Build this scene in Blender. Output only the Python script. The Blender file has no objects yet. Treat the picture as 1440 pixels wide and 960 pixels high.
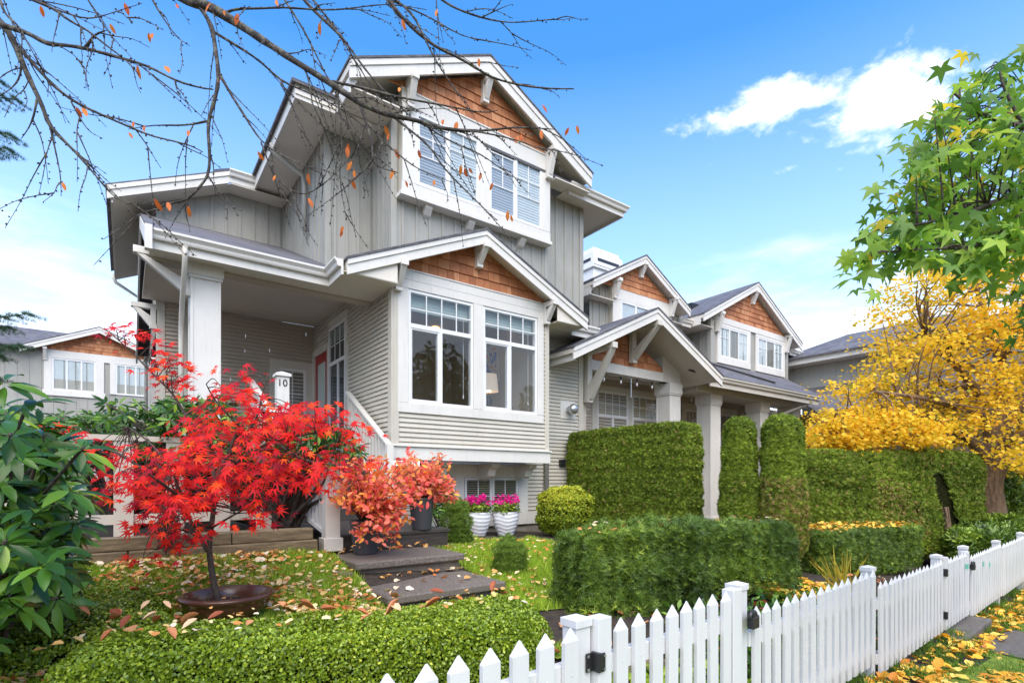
import bpy, math, random
import numpy as np
from mathutils import Matrix, Vector
R = math.radians
rng = np.random.default_rng(7)
random.seed(7)
SC = bpy.context.scene
COL = SC.collection

# ------------------------------------------------------------------ camera frame
FPX, CX, HY, EYE = 745.0, 720.0, 676.0, 1.65
N_ = math.hypot(1020, 745)
FX, FY = 745 / N_, 1020 / N_            # forward in world XY
RX, RY = 1020 / N_, -745 / N_           # right in world XY
XC, YC = -3.3229, -7.6654

def at(px, py, k):
    r = (px - CX) / FPX * k
    return np.array([XC + r * RX + k * FX, YC + r * RY + k * FY, EYE + (HY - py) / FPX * k])

def onz(px, py, z):
    k = (z - EYE) * FPX / (HY - py)
    return at(px, py, k)

# fence line frame: s along, v behind
FD = np.array([0.9986, 0.0533]); FN = np.array([-0.0533, 0.9986])
def fence_xy(s, v):
    return np.array([XC, YC]) + FD * s + FN * (v + 1.53)
def fence_sv(x, y):
    dx, dy = x - XC, y - YC
    return dx * FD[0] + dy * FD[1], dx * FN[0] + dy * FN[1] - 1.53
def ground_z(x, y):
    x = np.asarray(x, float); y = np.asarray(y, float)
    s, v = fence_sv(x, y)
    zf = np.interp(s, [-60, 1.5, 5.1, 12.4, 60], [0.30, 0.27, 0.02, -0.27, -0.6])
    rise = np.interp(v, [-60, -0.3, 0.0, 0.4, 1.0, 2.2, 3.5, 6.0, 60], [-0.3, -0.03, 0, 0.05, 0.32, 0.42, 0.70, 0.72, 0.9])
    rise = rise * np.interp(s, [6, 14], [1.0, 0.8])
    return zf + rise

# ------------------------------------------------------------------ scene objects
def tag(o, label=None, cat=None, group=None, kind=None):
    if label: o['label'] = label
    if cat: o['category'] = cat
    if group: o['group'] = group
    if kind: o['kind'] = kind
    return o

def thing(name, label, cat, loc=(0, 0, 0), group=None):
    o = bpy.data.objects.new(name, None); COL.objects.link(o)
    o.location = tuple(float(c) for c in loc); o.empty_display_size = 0.1
    return tag(o, label, cat, group)

def world_loc(o):
    v = Vector((0, 0, 0))
    while o is not None:
        v = v + o.location - (Vector(o['poff']) if 'poff' in o else Vector((0, 0, 0)))
        o = o.parent
    return v

def adopt(o, parent):
    if parent is not None:
        o.parent = parent
        p = parent; off = Vector((0, 0, 0))
        while p is not None:
            off += Vector(p.location) if not p.parent else Vector((0, 0, 0))
            p = p.parent
        # geometry is written in world metres: undo the thing's own placement once, at its direct children
        if parent.parent is None:
            o.matrix_parent_inverse = Matrix.Translation(-Vector(parent.location))
    return o

def np_mesh(name, V, F, mat, parent=None, tint=None, smooth=False):
    V = np.asarray(V, np.float32); F = np.asarray(F, np.int32)
    me = bpy.data.meshes.new(name)
    n, m, k = len(V), F.shape[0], F.shape[1]
    me.vertices.add(n); me.vertices.foreach_set('co', V.ravel())
    me.loops.add(m * k); me.loops.foreach_set('vertex_index', F.ravel())
    me.polygons.add(m); me.polygons.foreach_set('loop_start', np.arange(0, m * k, k, dtype=np.int32))
    if smooth: me.polygons.foreach_set('use_smooth', np.ones(m, bool))
    me.update(calc_edges=True)
    if tint is not None:
        a = me.attributes.new('tint', 'FLOAT', 'FACE'); a.data.foreach_set('value', np.asarray(tint, np.float32))
    me.materials.append(mat)
    o = bpy.data.objects.new(name, me); COL.objects.link(o)
    return adopt(o, parent)

class MB:
    """collects shapes and links them as one mesh object; tf maps (u along, v out, w up) to world"""
    def __init__(self, tf=None):
        self.v = []; self.f = []; self.t = []; self.tf = tf
    def add(self, pts, faces, tint=0.5):
        b = len(self.v)
        if self.tf: pts = [self.tf(*p) for p in pts]
        self.v += [tuple(float(c) for c in p) for p in pts]
        for f in faces:
            self.f.append(tuple(b + i for i in f)); self.t.append(tint)
        return self
    def box(self, x0, x1, y0, y1, z0, z1, tint=0.5):
        p = [(x0, y0, z0), (x1, y0, z0), (x1, y1, z0), (x0, y1, z0), (x0, y0, z1), (x1, y0, z1), (x1, y1, z1), (x0, y1, z1)]
        return self.add(p, [(0, 3, 2, 1), (4, 5, 6, 7), (0, 1, 5, 4), (1, 2, 6, 5), (2, 3, 7, 6), (3, 0, 4, 7)], tint)
    def prism(self, poly, d, tint=0.5):
        """poly: planar 3-D points; d: extrusion vector"""
        n = len(poly); p = [tuple(q) for q in poly] + [(q[0] + d[0], q[1] + d[1], q[2] + d[2]) for q in poly]
        fs = [tuple(range(n))[::-1], tuple(range(n, 2 * n))] + [(i, (i + 1) % n, n + (i + 1) % n, n + i) for i in range(n)]
        return self.add(p, fs, tint)
    def face(self, poly, tint=0.5):
        return self.add(poly, [tuple(range(len(poly)))], tint)
    def tube(self, pts, rad, n=8, tint=0.5, cap=True):
        P = np.asarray(pts, float); m = len(P)
        rad = np.broadcast_to(np.asarray(rad, float), (m,))
        T = np.gradient(P, axis=0); T /= np.linalg.norm(T, axis=1, keepdims=True) + 1e-9
        ref = np.array([0.0, 0.0, 1.0]) if abs(T[0][2]) < 0.9 else np.array([1.0, 0.0, 0.0])
        u = np.cross(T[0], ref); u /= np.linalg.norm(u)
        V = []
        for i in range(m):
            u = u - T[i] * u.dot(T[i]); u /= np.linalg.norm(u) + 1e-9
            w = np.cross(T[i], u)
            for j in range(n):
                a = 2 * math.pi * j / n
                V.append(tuple(P[i] + rad[i] * (math.cos(a) * u + math.sin(a) * w)))
        F = [(i * n + j, i * n + (j + 1) % n, (i + 1) * n + (j + 1) % n, (i + 1) * n + j) for i in range(m - 1) for j in range(n)]
        if cap: F += [tuple(range(n))[::-1], tuple(range((m - 1) * n, m * n))]
        return self.add(V, F, tint)
    def lathe(self, prof, c=(0, 0, 0), n=32, tint=0.5, sx=1, sy=1):
        V = []; m = len(prof)
        for r, z in prof:
            for j in range(n):
                a = 2 * math.pi * j / n
                V.append((c[0] + sx * r * math.cos(a), c[1] + sy * r * math.sin(a), c[2] + z))
        F = [(i * n + j, i * n + (j + 1) % n, (i + 1) * n + (j + 1) % n, (i + 1) * n + j) for i in range(m - 1) for j in range(n)]
        return self.add(V, F, tint)
    def sweep(self, path, prof, side=1):
        """path: XY(Z) polyline; prof: (out, up) closed; out is to the right of travel * side; mitred"""
        P = [np.array(p, float) for p in path]; m = len(P); n = len(prof); V = []
        for i in range(m):
            dirs = []
            if i > 0: d = P[i] - P[i - 1]; dirs.append(d[:2] / np.linalg.norm(d[:2]))
            if i < m - 1: d = P[i + 1] - P[i]; dirs.append(d[:2] / np.linalg.norm(d[:2]))
            nr = [np.array([d[1], -d[0]]) * side for d in dirs]
            if len(nr) == 2:
                b = nr[0] + nr[1]; b /= np.linalg.norm(b); b = b / max(0.3, b.dot(nr[0]))
            else: b = nr[0]
            for o, z in prof: V.append((P[i][0] + b[0] * o, P[i][1] + b[1] * o, P[i][2] + z))
        F = [(i * n + j, i * n + (j + 1) % n, (i + 1) * n + (j + 1) % n, (i + 1) * n + j) for i in range(m - 1) for j in range(n)]
        F += [tuple(range(n))[::-1], tuple(range((m - 1) * n, m * n))]
        return self.add(V, F)
    def build(self, name, mat, parent=None, smooth=False, bevel=0, label=None):
        me = bpy.data.meshes.new(name); me.from_pydata(self.v, [], self.f); me.update()
        a = me.attributes.new('tint', 'FLOAT', 'FACE'); a.data.foreach_set('value', np.asarray(self.t, np.float32))
        if smooth: me.polygons.foreach_set('use_smooth', np.ones(len(self.f), bool))
        me.materials.append(mat)
        o = bpy.data.objects.new(name, me); COL.objects.link(o)
        if bevel:
            b = o.modifiers.new('bevel', 'BEVEL'); b.width = bevel; b.segments = 2; b.limit_method = 'ANGLE'; b.angle_limit = R(40)
        if label: o['label'] = label
        return adopt(o, parent)

# ------------------------------------------------------------------ materials
MATS = {}
def nodes_of(name):
    m = bpy.data.materials.new(name); m.use_nodes = True
    nt = m.node_tree; return m, nt, nt.nodes['Principled BSDF']

def ramp(nt, stops, interp='LINEAR'):
    r = nt.nodes.new('ShaderNodeValToRGB'); cr = r.color_ramp; cr.interpolation = interp
    while len(cr.elements) < len(stops): cr.elements.new(0.5)
    for e, (p, c) in zip(cr.elements, stops):
        e.position = p; e.color = (c[0], c[1], c[2], 1)
    return r

def noise(nt, scale, detail=4, rough=0.6, vec=None, stretch=None):
    n = nt.nodes.new('ShaderNodeTexNoise'); n.inputs['Scale'].default_value = scale
    n.inputs['Detail'].default_value = detail; n.inputs['Roughness'].default_value = rough
    g = nt.nodes.new('ShaderNodeNewGeometry')
    if stretch:
        mp = nt.nodes.new('ShaderNodeMapping'); mp.inputs['Scale'].default_value = stretch
        nt.links.new(g.outputs['Position'], mp.inputs['Vector']); nt.links.new(mp.outputs[0], n.inputs['Vector'])
    else: nt.links.new(g.outputs['Position'], n.inputs['Vector'])
    return n

def mix(nt, fac, a, b, mode='MIX'):
    m = nt.nodes.new('ShaderNodeMix'); m.data_type = 'RGBA'; m.blend_type = mode
    for s, val in ((0, fac), (6, a), (7, b)):
        if hasattr(val, 'default_value') or hasattr(val, 'is_linked'): nt.links.new(val, m.inputs[s])
        elif s == 0: m.inputs[0].default_value = val
        else: m.inputs[s].default_value = (val[0], val[1], val[2], 1)
    return m.outputs[2]

def math_(nt, op, a, b=None, clamp=False):
    m = nt.nodes.new('ShaderNodeMath'); m.operation = op; m.use_clamp = clamp
    for i, v in enumerate((a, b)):
        if v is None: continue
        if isinstance(v, (int, float)): m.inputs[i].default_value = v
        else: nt.links.new(v, m.inputs[i])
    return m.outputs[0]

def bump(nt, bsdf, h, strength=0.3, dist=0.01):
    b = nt.nodes.new('ShaderNodeBump'); b.inputs['Strength'].default_value = strength; b.inputs['Distance'].default_value = dist
    nt.links.new(h, b.inputs['Height']); nt.links.new(b.outputs[0], bsdf.inputs['Normal'])

def paint(name, c, rough=0.5, var=0.10, scale=1.2, dirt=(0.5, 0.47, 0.4), streak=0.12, grain=0.1, splash=0, tintv=0):
    """painted surface: base colour, broad tone variation, faint vertical weather streaks, fine grain"""
    m, nt, b = nodes_of(name)
    n1 = noise(nt, scale, 5); n2 = noise(nt, 3.0, 6, 0.7, stretch=(6, 6, 0.5)); n3 = noise(nt, 120, 2)
    lo = [x * (1 - var) for x in c]; hi = [min(1, x * (1 + var * 0.6)) for x in c]
    r = ramp(nt, [(0.3, lo), (0.7, hi)]); nt.links.new(n1.outputs[0], r.inputs[0])
    s = ramp(nt, [(0.52, (0, 0, 0)), (0.75, (1, 1, 1))]); nt.links.new(n2.outputs[0], s.inputs[0])
    f = math_(nt, 'MULTIPLY', s.outputs[0], streak)
    col = mix(nt, f, r.outputs[0], [c[i] * dirt[i] for i in range(3)])
    if tintv:       # board to board tone difference
        a_ = nt.nodes.new('ShaderNodeAttribute'); a_.attribute_name = 'tint'; oi = nt.nodes.new('ShaderNodeObjectInfo')
        h_ = nt.nodes.new('ShaderNodeHueSaturation'); nt.links.new(col, h_.inputs['Color'])
        k_ = math_(nt, 'ADD', math_(nt, 'MULTIPLY', math_(nt, 'ADD', a_.outputs['Fac'], oi.outputs['Random']), tintv), 1 - tintv); nt.links.new(k_, h_.inputs['Value']); col = h_.outputs[0]
    if splash:      # soil splashed on the foot of each board
        to = nt.nodes.new('ShaderNodeTexCoord'); s_ = nt.nodes.new('ShaderNodeSeparateXYZ'); nt.links.new(to.outputs['Object'], s_.inputs[0]); n4 = noise(nt, 25, 5)
        mr = nt.nodes.new('ShaderNodeMapRange'); mr.inputs['From Min'].default_value = 0.30; mr.inputs['From Max'].default_value = 0.0
        nt.links.new(math_(nt, 'ADD', s_.outputs[2], math_(nt, 'MULTIPLY', n4.outputs[0], 0.35)), mr.inputs[0]); col = mix(nt, math_(nt, 'MULTIPLY', mr.outputs[0], splash), col, (0.34, 0.33, 0.24))
    nt.links.new(col, b.inputs['Base Color']); b.inputs['Roughness'].default_value = rough
    bump(nt, b, n3.outputs[0], grain, 0.002)
    return m

def leafmat(name, stops, rough=0.45, trans=0.3, var=0.25, spec=0.4, scale=6):
    m, nt, b = nodes_of(name)
    at_ = nt.nodes.new('ShaderNodeAttribute'); at_.attribute_name = 'tint'
    r = ramp(nt, stops); nt.links.new(at_.outputs['Fac'], r.inputs[0])
    v = r
    nt.links.new(v.outputs[0], b.inputs['Base Color']); b.inputs['Roughness'].default_value = rough
    b.inputs['Specular IOR Level'].default_value = spec
    tr = nt.nodes.new('ShaderNodeBsdfTranslucent'); nt.links.new(v.outputs[0], tr.inputs['Color'])
    ms = nt.nodes.new('ShaderNodeMixShader'); ms.inputs[0].default_value = trans
    nt.links.new(b.outputs[0], ms.inputs[1]); nt.links.new(tr.outputs[0], ms.inputs[2])
    nt.links.new(ms.outputs[0], nt.nodes['Material Output'].inputs['Surface'])
    return m

def rough_mat(name, stops, scale=8, rough=0.85, bumps=0.5, bscale=60, dist=0.01, detail=8, stretch=None):
    m, nt, b = nodes_of(name)
    n = noise(nt, scale, detail, 0.65, stretch=stretch); r = ramp(nt, stops); nt.links.new(n.outputs[0], r.inputs[0])
    nt.links.new(r.outputs[0], b.inputs['Base Color']); b.inputs['Roughness'].default_value = rough
    n2 = noise(nt, bscale, 4); bump(nt, b, n2.outputs[0], bumps, dist)
    return m

M = {}
M['trim'] = paint('trim_paint', (0.70, 0.675, 0.62), 0.45, 0.08, streak=0.25)
M['trim_warm'] = paint('cream_trim_paint', (0.60, 0.57, 0.50), 0.5, 0.06)
M['siding'] = paint('beige_lap_siding', (0.54, 0.505, 0.42), 0.55, 0.08, streak=0.2, tintv=0.06)
M['greyblind'] = paint('grey_blind', (0.50, 0.52, 0.57), 0.7, 0.05)
M['batten'] = paint('grey_board_paint', (0.36, 0.35, 0.31), 0.6, 0.12, streak=0.4)
M['soffit'] = paint('soffit_paint', (0.72, 0.67, 0.58), 0.6, 0.06)
M['porch_wall'] = paint('porch_wall_paint', (0.50, 0.44, 0.36), 0.6, 0.06, tintv=0.05)
M['vinyl'] = paint('white_vinyl', (0.76, 0.76, 0.75), 0.3, 0.03, streak=0.06, grain=0.03)
M['fence'] = paint('fence_vinyl', (0.63, 0.63, 0.635), 0.4, 0.06, streak=0.22, dirt=(0.66, 0.66, 0.58), grain=0.08, splash=0.55, tintv=0.035)
M['door'] = paint('red_door_paint', (0.35, 0.02, 0.025), 0.3, 0.05)
M['black'] = paint('black_metal', (0.02, 0.02, 0.022), 0.35, 0.1)
M['pole'] = paint('grey_pipe', (0.42, 0.40, 0.36), 0.4, 0.06)
M['planter'] = paint('charcoal_planter', (0.055, 0.057, 0.065), 0.5, 0.15, scale=4)
M['glaze'] = paint('brown_glaze', (0.085, 0.035, 0.022), 0.18, 0.3, scale=5, grain=0.2)
M['whitepot'] = paint('white_planter_glaze', (0.72, 0.72, 0.74), 0.35, 0.04)
M['interior'] = paint('room_paint', (0.60, 0.56, 0.50), 0.8, 0.05)
M['blind'] = paint('blind_fabric', (0.75, 0.77, 0.78), 0.7, 0.04)
M['greenblind'] = paint('green_blind', (0.50, 0.56, 0.52), 0.7, 0.05)
M['darkroom'] = paint('unlit_room_paint', (0.035, 0.035, 0.036), 0.8, 0.1)  # near-black for panels behind panes: the unlit room put into the colour

def shingle_mat():
    m, nt, b = nodes_of('cedar_shingles')
    a = nt.nodes.new('ShaderNodeAttribute'); a.attribute_name = 'tint'
    r = ramp(nt, [(0, (0.36, 0.125, 0.048)), (0.5, (0.50, 0.195, 0.078)), (1, (0.60, 0.27, 0.125))]); nt.links.new(a.outputs['Fac'], r.inputs[0])
    n = noise(nt, 5, 6, 0.7, stretch=(12, 12, 1.2))
    r2 = ramp(nt, [(0.3, (0.72, 0.72, 0.72)), (0.7, (1.1, 1.1, 1.1))]); nt.links.new(n.outputs[0], r2.inputs[0])
    nt.links.new(mix(nt, 1.0, r.outputs[0], r2.outputs[0], 'MULTIPLY'), b.inputs['Base Color']); b.inputs['Roughness'].default_value = 0.75
    bump(nt, b, n.outputs[0], 0.4, 0.004); return m
M['cedar_shingle'] = shingle_mat()

def roof_mat():
    m, nt, b = nodes_of('asphalt_shingles')
    g = nt.nodes.new('ShaderNodeNewGeometry'); sp = nt.nodes.new('ShaderNodeSeparateXYZ'); nt.links.new(g.outputs['Position'], sp.inputs[0])
    row = math_(nt, 'DIVIDE', sp.outputs[2], 0.062); ri = math_(nt, 'FLOOR', row); fr = math_(nt, 'FRACT', row)
    xy = math_(nt, 'ADD', math_(nt, 'MULTIPLY', sp.outputs[0], 6.0), math_(nt, 'MULTIPLY', sp.outputs[1], 6.0))
    tab = math_(nt, 'FLOOR', math_(nt, 'ADD', xy, math_(nt, 'MULTIPLY', ri, 0.37)))
    cv = nt.nodes.new('ShaderNodeCombineXYZ'); nt.links.new(ri, cv.inputs[0]); nt.links.new(tab, cv.inputs[1])
    w = nt.nodes.new('ShaderNodeTexWhiteNoise'); w.noise_dimensions = '2D'; nt.links.new(cv.outputs[0], w.inputs[0])
    n = noise(nt, 90, 3); n2 = noise(nt, 0.8, 4)
    r = ramp(nt, [(0, (0.055, 0.052, 0.06)), (0.5, (0.10, 0.097, 0.11)), (1, (0.17, 0.165, 0.18))])
    k = math_(nt, 'ADD', math_(nt, 'MULTIPLY', w.outputs[0], 0.6), math_(nt, 'MULTIPLY', n.outputs[0], 0.3)); k = math_(nt, 'ADD', k, math_(nt, 'MULTIPLY', n2.outputs[0], 0.2))
    nt.links.new(k, r.inputs[0])
    edge = math_(nt, 'LESS_THAN', fr, 0.10)
    nt.links.new(mix(nt, math_(nt, 'MULTIPLY', edge, 0.7), r.outputs[0], (0.03, 0.03, 0.035)), b.inputs['Base Color'])
    b.inputs['Roughness'].default_value = 0.7
    bump(nt, b, math_(nt, 'ADD', fr, math_(nt, 'MULTIPLY', n.outputs[0], 0.3)), 0.5, 0.012); return m
M['roof'] = roof_mat()

def glass_mat(name='window_glass', tint=(0.80, 0.84, 0.84), fr=0.07):
    m, nt, b = nodes_of(name)
    t = nt.nodes.new('ShaderNodeBsdfTransparent'); t.inputs[0].default_value = (*tint, 1)
    g = nt.nodes.new('ShaderNodeBsdfGlossy'); g.inputs['Roughness'].default_value = 0.02; g.inputs[0].default_value = (0.9, 0.95, 1, 1)
    f = nt.nodes.new('ShaderNodeLayerWeight'); f.inputs[0].default_value = 0.5
    n = noise(nt, 1.5, 2); bp = nt.nodes.new('ShaderNodeBump'); bp.inputs['Strength'].default_value = 0.12; bp.inputs['Distance'].default_value = 0.02
    nt.links.new(n.outputs[0], bp.inputs['Height']); nt.links.new(bp.outputs[0], g.inputs['Normal'])
    k = math_(nt, 'ADD', math_(nt, 'MULTIPLY', math_(nt, 'POWER', f.outputs[1], 4.0), 0.8), fr, True)
    ms = nt.nodes.new('ShaderNodeMixShader'); nt.links.new(k, ms.inputs[0]); nt.links.new(t.outputs[0], ms.inputs[1]); nt.links.new(g.outputs[0], ms.inputs[2])
    nt.links.new(ms.outputs[0], nt.nodes['Material Output'].inputs['Surface']); return m
M['glass'] = glass_mat()

def emit(name, c, s):
    m, nt, b = nodes_of(name); b.inputs['Base Color'].default_value = (*c, 1)
    b.inputs['Emission Color'].default_value = (*c, 1); b.inputs['Emission Strength'].default_value = s; return m
M['lamp'] = emit('warm_bulb', (1.0, 0.62, 0.25), 4)
M['shade'] = emit('lamp_shade_fabric', (0.62, 0.50, 0.40), 0.25)
M['metal'] = paint('galvanised_metal', (0.60, 0.61, 0.63), 0.3, 0.1); M['metal'].node_tree.nodes['Principled BSDF'].inputs['Metallic'].default_value = 0.8

M['soil'] = rough_mat('soil', [(0.3, (0.018, 0.013, 0.009)), (0.55, (0.045, 0.032, 0.022)), (0.75, (0.09, 0.068, 0.045))], 14, 0.95, 0.8, 70, 0.02)
M['lawn'] = rough_mat('lawn_turf', [(0.3, (0.10, 0.15, 0.015)), (0.55, (0.20, 0.28, 0.025)), (0.8, (0.28, 0.34, 0.05))], 9, 0.95, 0.8, 90, 0.02)
M['concrete'] = rough_mat('exposed_aggregate', [(0.3, (0.055, 0.045, 0.038)), (0.5, (0.14, 0.118, 0.098)), (0.72, (0.32, 0.28, 0.235))], 90, 0.6, 0.6, 140, 0.006)
M['slab'] = rough_mat('path_concrete', [(0.3, (0.07, 0.062, 0.055)), (0.7, (0.14, 0.125, 0.11))], 20, 0.7, 0.4, 120, 0.004)
M['timber'] = rough_mat('weathered_timber', [(0.25, (0.06, 0.045, 0.028)), (0.5, (0.17, 0.13, 0.075)), (0.75, (0.30, 0.24, 0.14))], 4, 0.8, 0.6, 30, 0.01, stretch=(1.0, 8, 9))
M['deck'] = rough_mat('wet_deck_board', [(0.3, (0.03, 0.026, 0.024)), (0.7, (0.085, 0.07, 0.06))], 5, 0.45, 0.4, 50, 0.004, stretch=(1, 9, 9))
M['bark'] = rough_mat('dark_bark', [(0.3, (0.028, 0.020, 0.015)), (0.6, (0.085, 0.065, 0.052)), (0.8, (0.17, 0.14, 0.11))], 30, 0.85, 0.8, 60, 0.01)
M['mossbark'] = rough_mat('mossy_bark', [(0.35, (0.022, 0.018, 0.015)), (0.52, (0.055, 0.045, 0.038)), (0.6, (0.14, 0.13, 0.11)), (0.66, (0.06, 0.08, 0.02))], 26, 0.85, 0.8, 90, 0.008)
M['treebark'] = rough_mat('brown_bark', [(0.3, (0.08, 0.052, 0.032)), (0.55, (0.24, 0.155, 0.095)), (0.8, (0.38, 0.26, 0.16))], 6, 0.9, 0.8, 30, 0.03, stretch=(4, 4, 0.8))
M['foundation'] = rough_mat('foundation_concrete', [(0.3, (0.16, 0.14, 0.11)), (0.7, (0.34, 0.31, 0.26))], 4, 0.85, 0.4, 60, 0.004)
G = lambda *c: c
M['boxwood'] = leafmat('boxwood_leaves', [(0, (0.07, 0.13, 0.010)), (0.45, (0.22, 0.33, 0.018)), (0.8, (0.38, 0.48, 0.030)), (1, (0.58, 0.60, 0.05))], 0.35, 0.25, 0.3, 0.5, 4)
M['yew'] = leafmat('yew_needles', [(0, (0.025, 0.058, 0.010)), (0.5, (0.115, 0.20, 0.024)), (0.85, (0.28, 0.40, 0.038)), (1, (0.42, 0.52, 0.05))], 0.45, 0.15, 0.35, 0.4, 5)
M['cedar'] = leafmat('cedar_sprays', [(0, (0.06, 0.10, 0.012)), (0.5, (0.17, 0.245, 0.022)), (0.85, (0.29, 0.38, 0.035)), (1, (0.34, 0.21, 0.09))], 0.6, 0.2, 0.35, 0.25, 2.5)
M['golden'] = leafmat('golden_shrub_leaves', [(0, (0.10, 0.17, 0.015)), (0.5, (0.27, 0.35, 0.022)), (1, (0.55, 0.53, 0.04))], 0.5, 0.3, 0.25, 0.3, 4)
M['spruce'] = leafmat('dwarf_spruce_needles', [(0, (0.06, 0.12, 0.015)), (0.6, (0.16, 0.26, 0.03)), (1, (0.26, 0.36, 0.05))], 0.6, 0.2, 0.25, 0.3, 8)
M['rhodo'] = leafmat('rhododendron_leaves', [(0, (0.012, 0.040, 0.007)), (0.5, (0.040, 0.115, 0.011)), (0.85, (0.12, 0.24, 0.018)), (1, (0.25, 0.38, 0.03))], 0.28, 0.20, 0.25, 0.32, 9)
M['maple'] = leafmat('red_maple_leaves', [(0, (0.34, 0.008, 0.025)), (0.35, (0.68, 0.012, 0.018)), (0.75, (0.94, 0.035, 0.010)), (1, (0.96, 0.13, 0.012))], 0.55, 0.42, 0.2, 0.25, 9)
M['blueberry'] = leafmat('orange_red_leaves', [(0, (0.80, 0.08, 0.08)), (0.3, (0.92, 0.19, 0.14)), (0.55, (0.94, 0.30, 0.19)), (0.8, (0.94, 0.33, 0.07)), (1, (0.90, 0.45, 0.07))], 0.6, 0.35, 0.2, 0.3, 9)
M['yellowtree'] = leafmat('yellow_leaves', [(0, (0.42, 0.43, 0.03)), (0.22, (0.78, 0.56, 0.03)), (0.65, (0.98, 0.66, 0.05)), (0.93, (0.98, 0.56, 0.04)), (1, (0.70, 0.32, 0.05))], 0.5, 0.5, 0.2, 0.3, 3)
M['sweetgum'] = leafmat('star_leaves', [(0, (0.09, 0.21, 0.03)), (0.6, (0.23, 0.42, 0.045)), (0.9, (0.42, 0.58, 0.06)), (0.94, (0.75, 0.60, 0.04)), (1, (0.80, 0.60, 0.05))], 0.4, 0.5, 0.2, 0.4, 8)
M['conifer'] = leafmat('conifer_needles', [(0, (0.025, 0.07, 0.035)), (1, (0.09, 0.18, 0.08))], 0.5, 0.15, 0.3, 0.3, 8)
M['pink'] = leafmat('pink_petals', [(0, (0.70, 0.01, 0.22)), (1, (0.85, 0.05, 0.38))], 0.5, 0.3, 0.15, 0.3, 9)
M['purple'] = leafmat('purple_leaves', [(0, (0.06, 0.008, 0.02)), (1, (0.17, 0.025, 0.05))], 0.5, 0.3, 0.2, 0.3, 9)
M['grass'] = leafmat('grass_blades', [(0, (0.18, 0.30, 0.02)), (0.6, (0.36, 0.52, 0.04)), (1, (0.55, 0.64, 0.10))], 0.5, 0.3, 0.3, 0.3, 2)
M['darkgrass'] = leafmat('street_grass_blades', [(0, (0.06, 0.13, 0.014)), (0.6, (0.12, 0.23, 0.025)), (1, (0.20, 0.32, 0.045))], 0.5, 0.3, 0.3, 0.3, 2)
M['fallen'] = leafmat('fallen_leaves', [(0, (0.55, 0.16, 0.035)), (0.3, (0.70, 0.33, 0.10)), (0.55, (0.75, 0.55, 0.20)), (0.8, (0.80, 0.62, 0.36)), (1, (0.80, 0.70, 0.55))], 0.6, 0.15, 0.2, 0.3, 9)
M['yellowfallen'] = leafmat('yellow_fallen_leaves', [(0, (0.60, 0.22, 0.03)), (0.5, (0.80, 0.45, 0.03)), (1, (0.85, 0.62, 0.15))], 0.6, 0.15, 0.2, 0.3, 9)
M['brownleaf'] = leafmat('dry_brown_leaves', [(0, (0.22, 0.045, 0.02)), (0.4, (0.42, 0.13, 0.045)), (0.8, (0.60, 0.30, 0.14)), (1, (0.68, 0.45, 0.28))], 0.55, 0.1, 0.2, 0.35, 20)
M['orangeleaf'] = leafmat('orange_leaves', [(0, (0.55, 0.10, 0.02)), (1, (0.75, 0.24, 0.03))], 0.5, 0.35, 0.2, 0.3, 20)
M['yblade'] = leafmat('yellow_blades', [(0, (0.30, 0.30, 0.03)), (1, (0.75, 0.50, 0.04))], 0.5, 0.3, 0.2, 0.3, 9)

# ------------------------------------------------------------------ leaf scattering
def nrm(a): return a / (np.linalg.norm(a, axis=-1, keepdims=True) + 1e-9)
def rdir(n): return nrm(rng.normal(size=(n, 3)))
def scatter(tv, tf, pos, nor, dr, scale, tint=None):
    pos = np.asarray(pos, float); n = len(pos); nor = nrm(np.asarray(nor, float)); dr = np.asarray(dr, float)
    dr = nrm(dr - nor * np.sum(dr * nor, 1, keepdims=True)); sd = np.cross(dr, nor)
    Rm = np.stack([sd, dr, nor], 2); tv = np.asarray(tv, float)
    scale = np.broadcast_to(np.asarray(scale, float), (n,))
    V = np.einsum('nij,kj->nki', Rm, tv) * scale[:, None, None] + pos[:, None, :]
    tf = np.asarray(tf); F = (tf[None] + (np.arange(n) * len(tv))[:, None, None]).reshape(-1, tf.shape[1])
    T = np.repeat(rng.random(n) if tint is None else tint, len(tf))
    return V.reshape(-1, 3), F, T
def leaves(name, tpl, pos, nor, dr, scale, mat, parent=None, tint=None, smooth=False):
    V, F, T = scatter(tpl[0], tpl[1], pos, nor, dr, scale, tint)
    return np_mesh(name, V, F, mat, parent, T, smooth)

def lobed(angles, lens, valley, droop=0.25, w=None):
    """palmate leaf as one quad per lobe; axis +y, unit length"""
    V = [(0, 0, 0)]; n = len(angles)
    va = [angles[0] - 28] + [(angles[i] + angles[i + 1]) / 2 for i in range(n - 1)] + [angles[-1] + 28]
    vr = [valley * lens[0]] + [valley * min(1, (lens[i] + lens[i + 1]) / 2) for i in range(n - 1)] + [valley * lens[-1]]
    for a, r in zip(va, vr): V.append((r * math.sin(R(a)), r * math.cos(R(a)), 0.04))
    for a, r in zip(angles, lens): V.append((r * math.sin(R(a)), r * math.cos(R(a)), -droop * r * r))
    F = [(0, 1 + i, 1 + n + 1 + i, 2 + i) for i in range(n)]
    return np.array(V), np.array(F)
T_MAPLE = lobed([-115, -75, -38, 0, 38, 75, 115], [0.45, 0.75, 0.95, 1.0, 0.95, 0.75, 0.45], 0.34, 0.3)
T_GUM = lobed([-118, -60, 0, 60, 118], [0.62, 0.92, 1.0, 0.92, 0.62], 0.42, 0.25)
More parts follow.
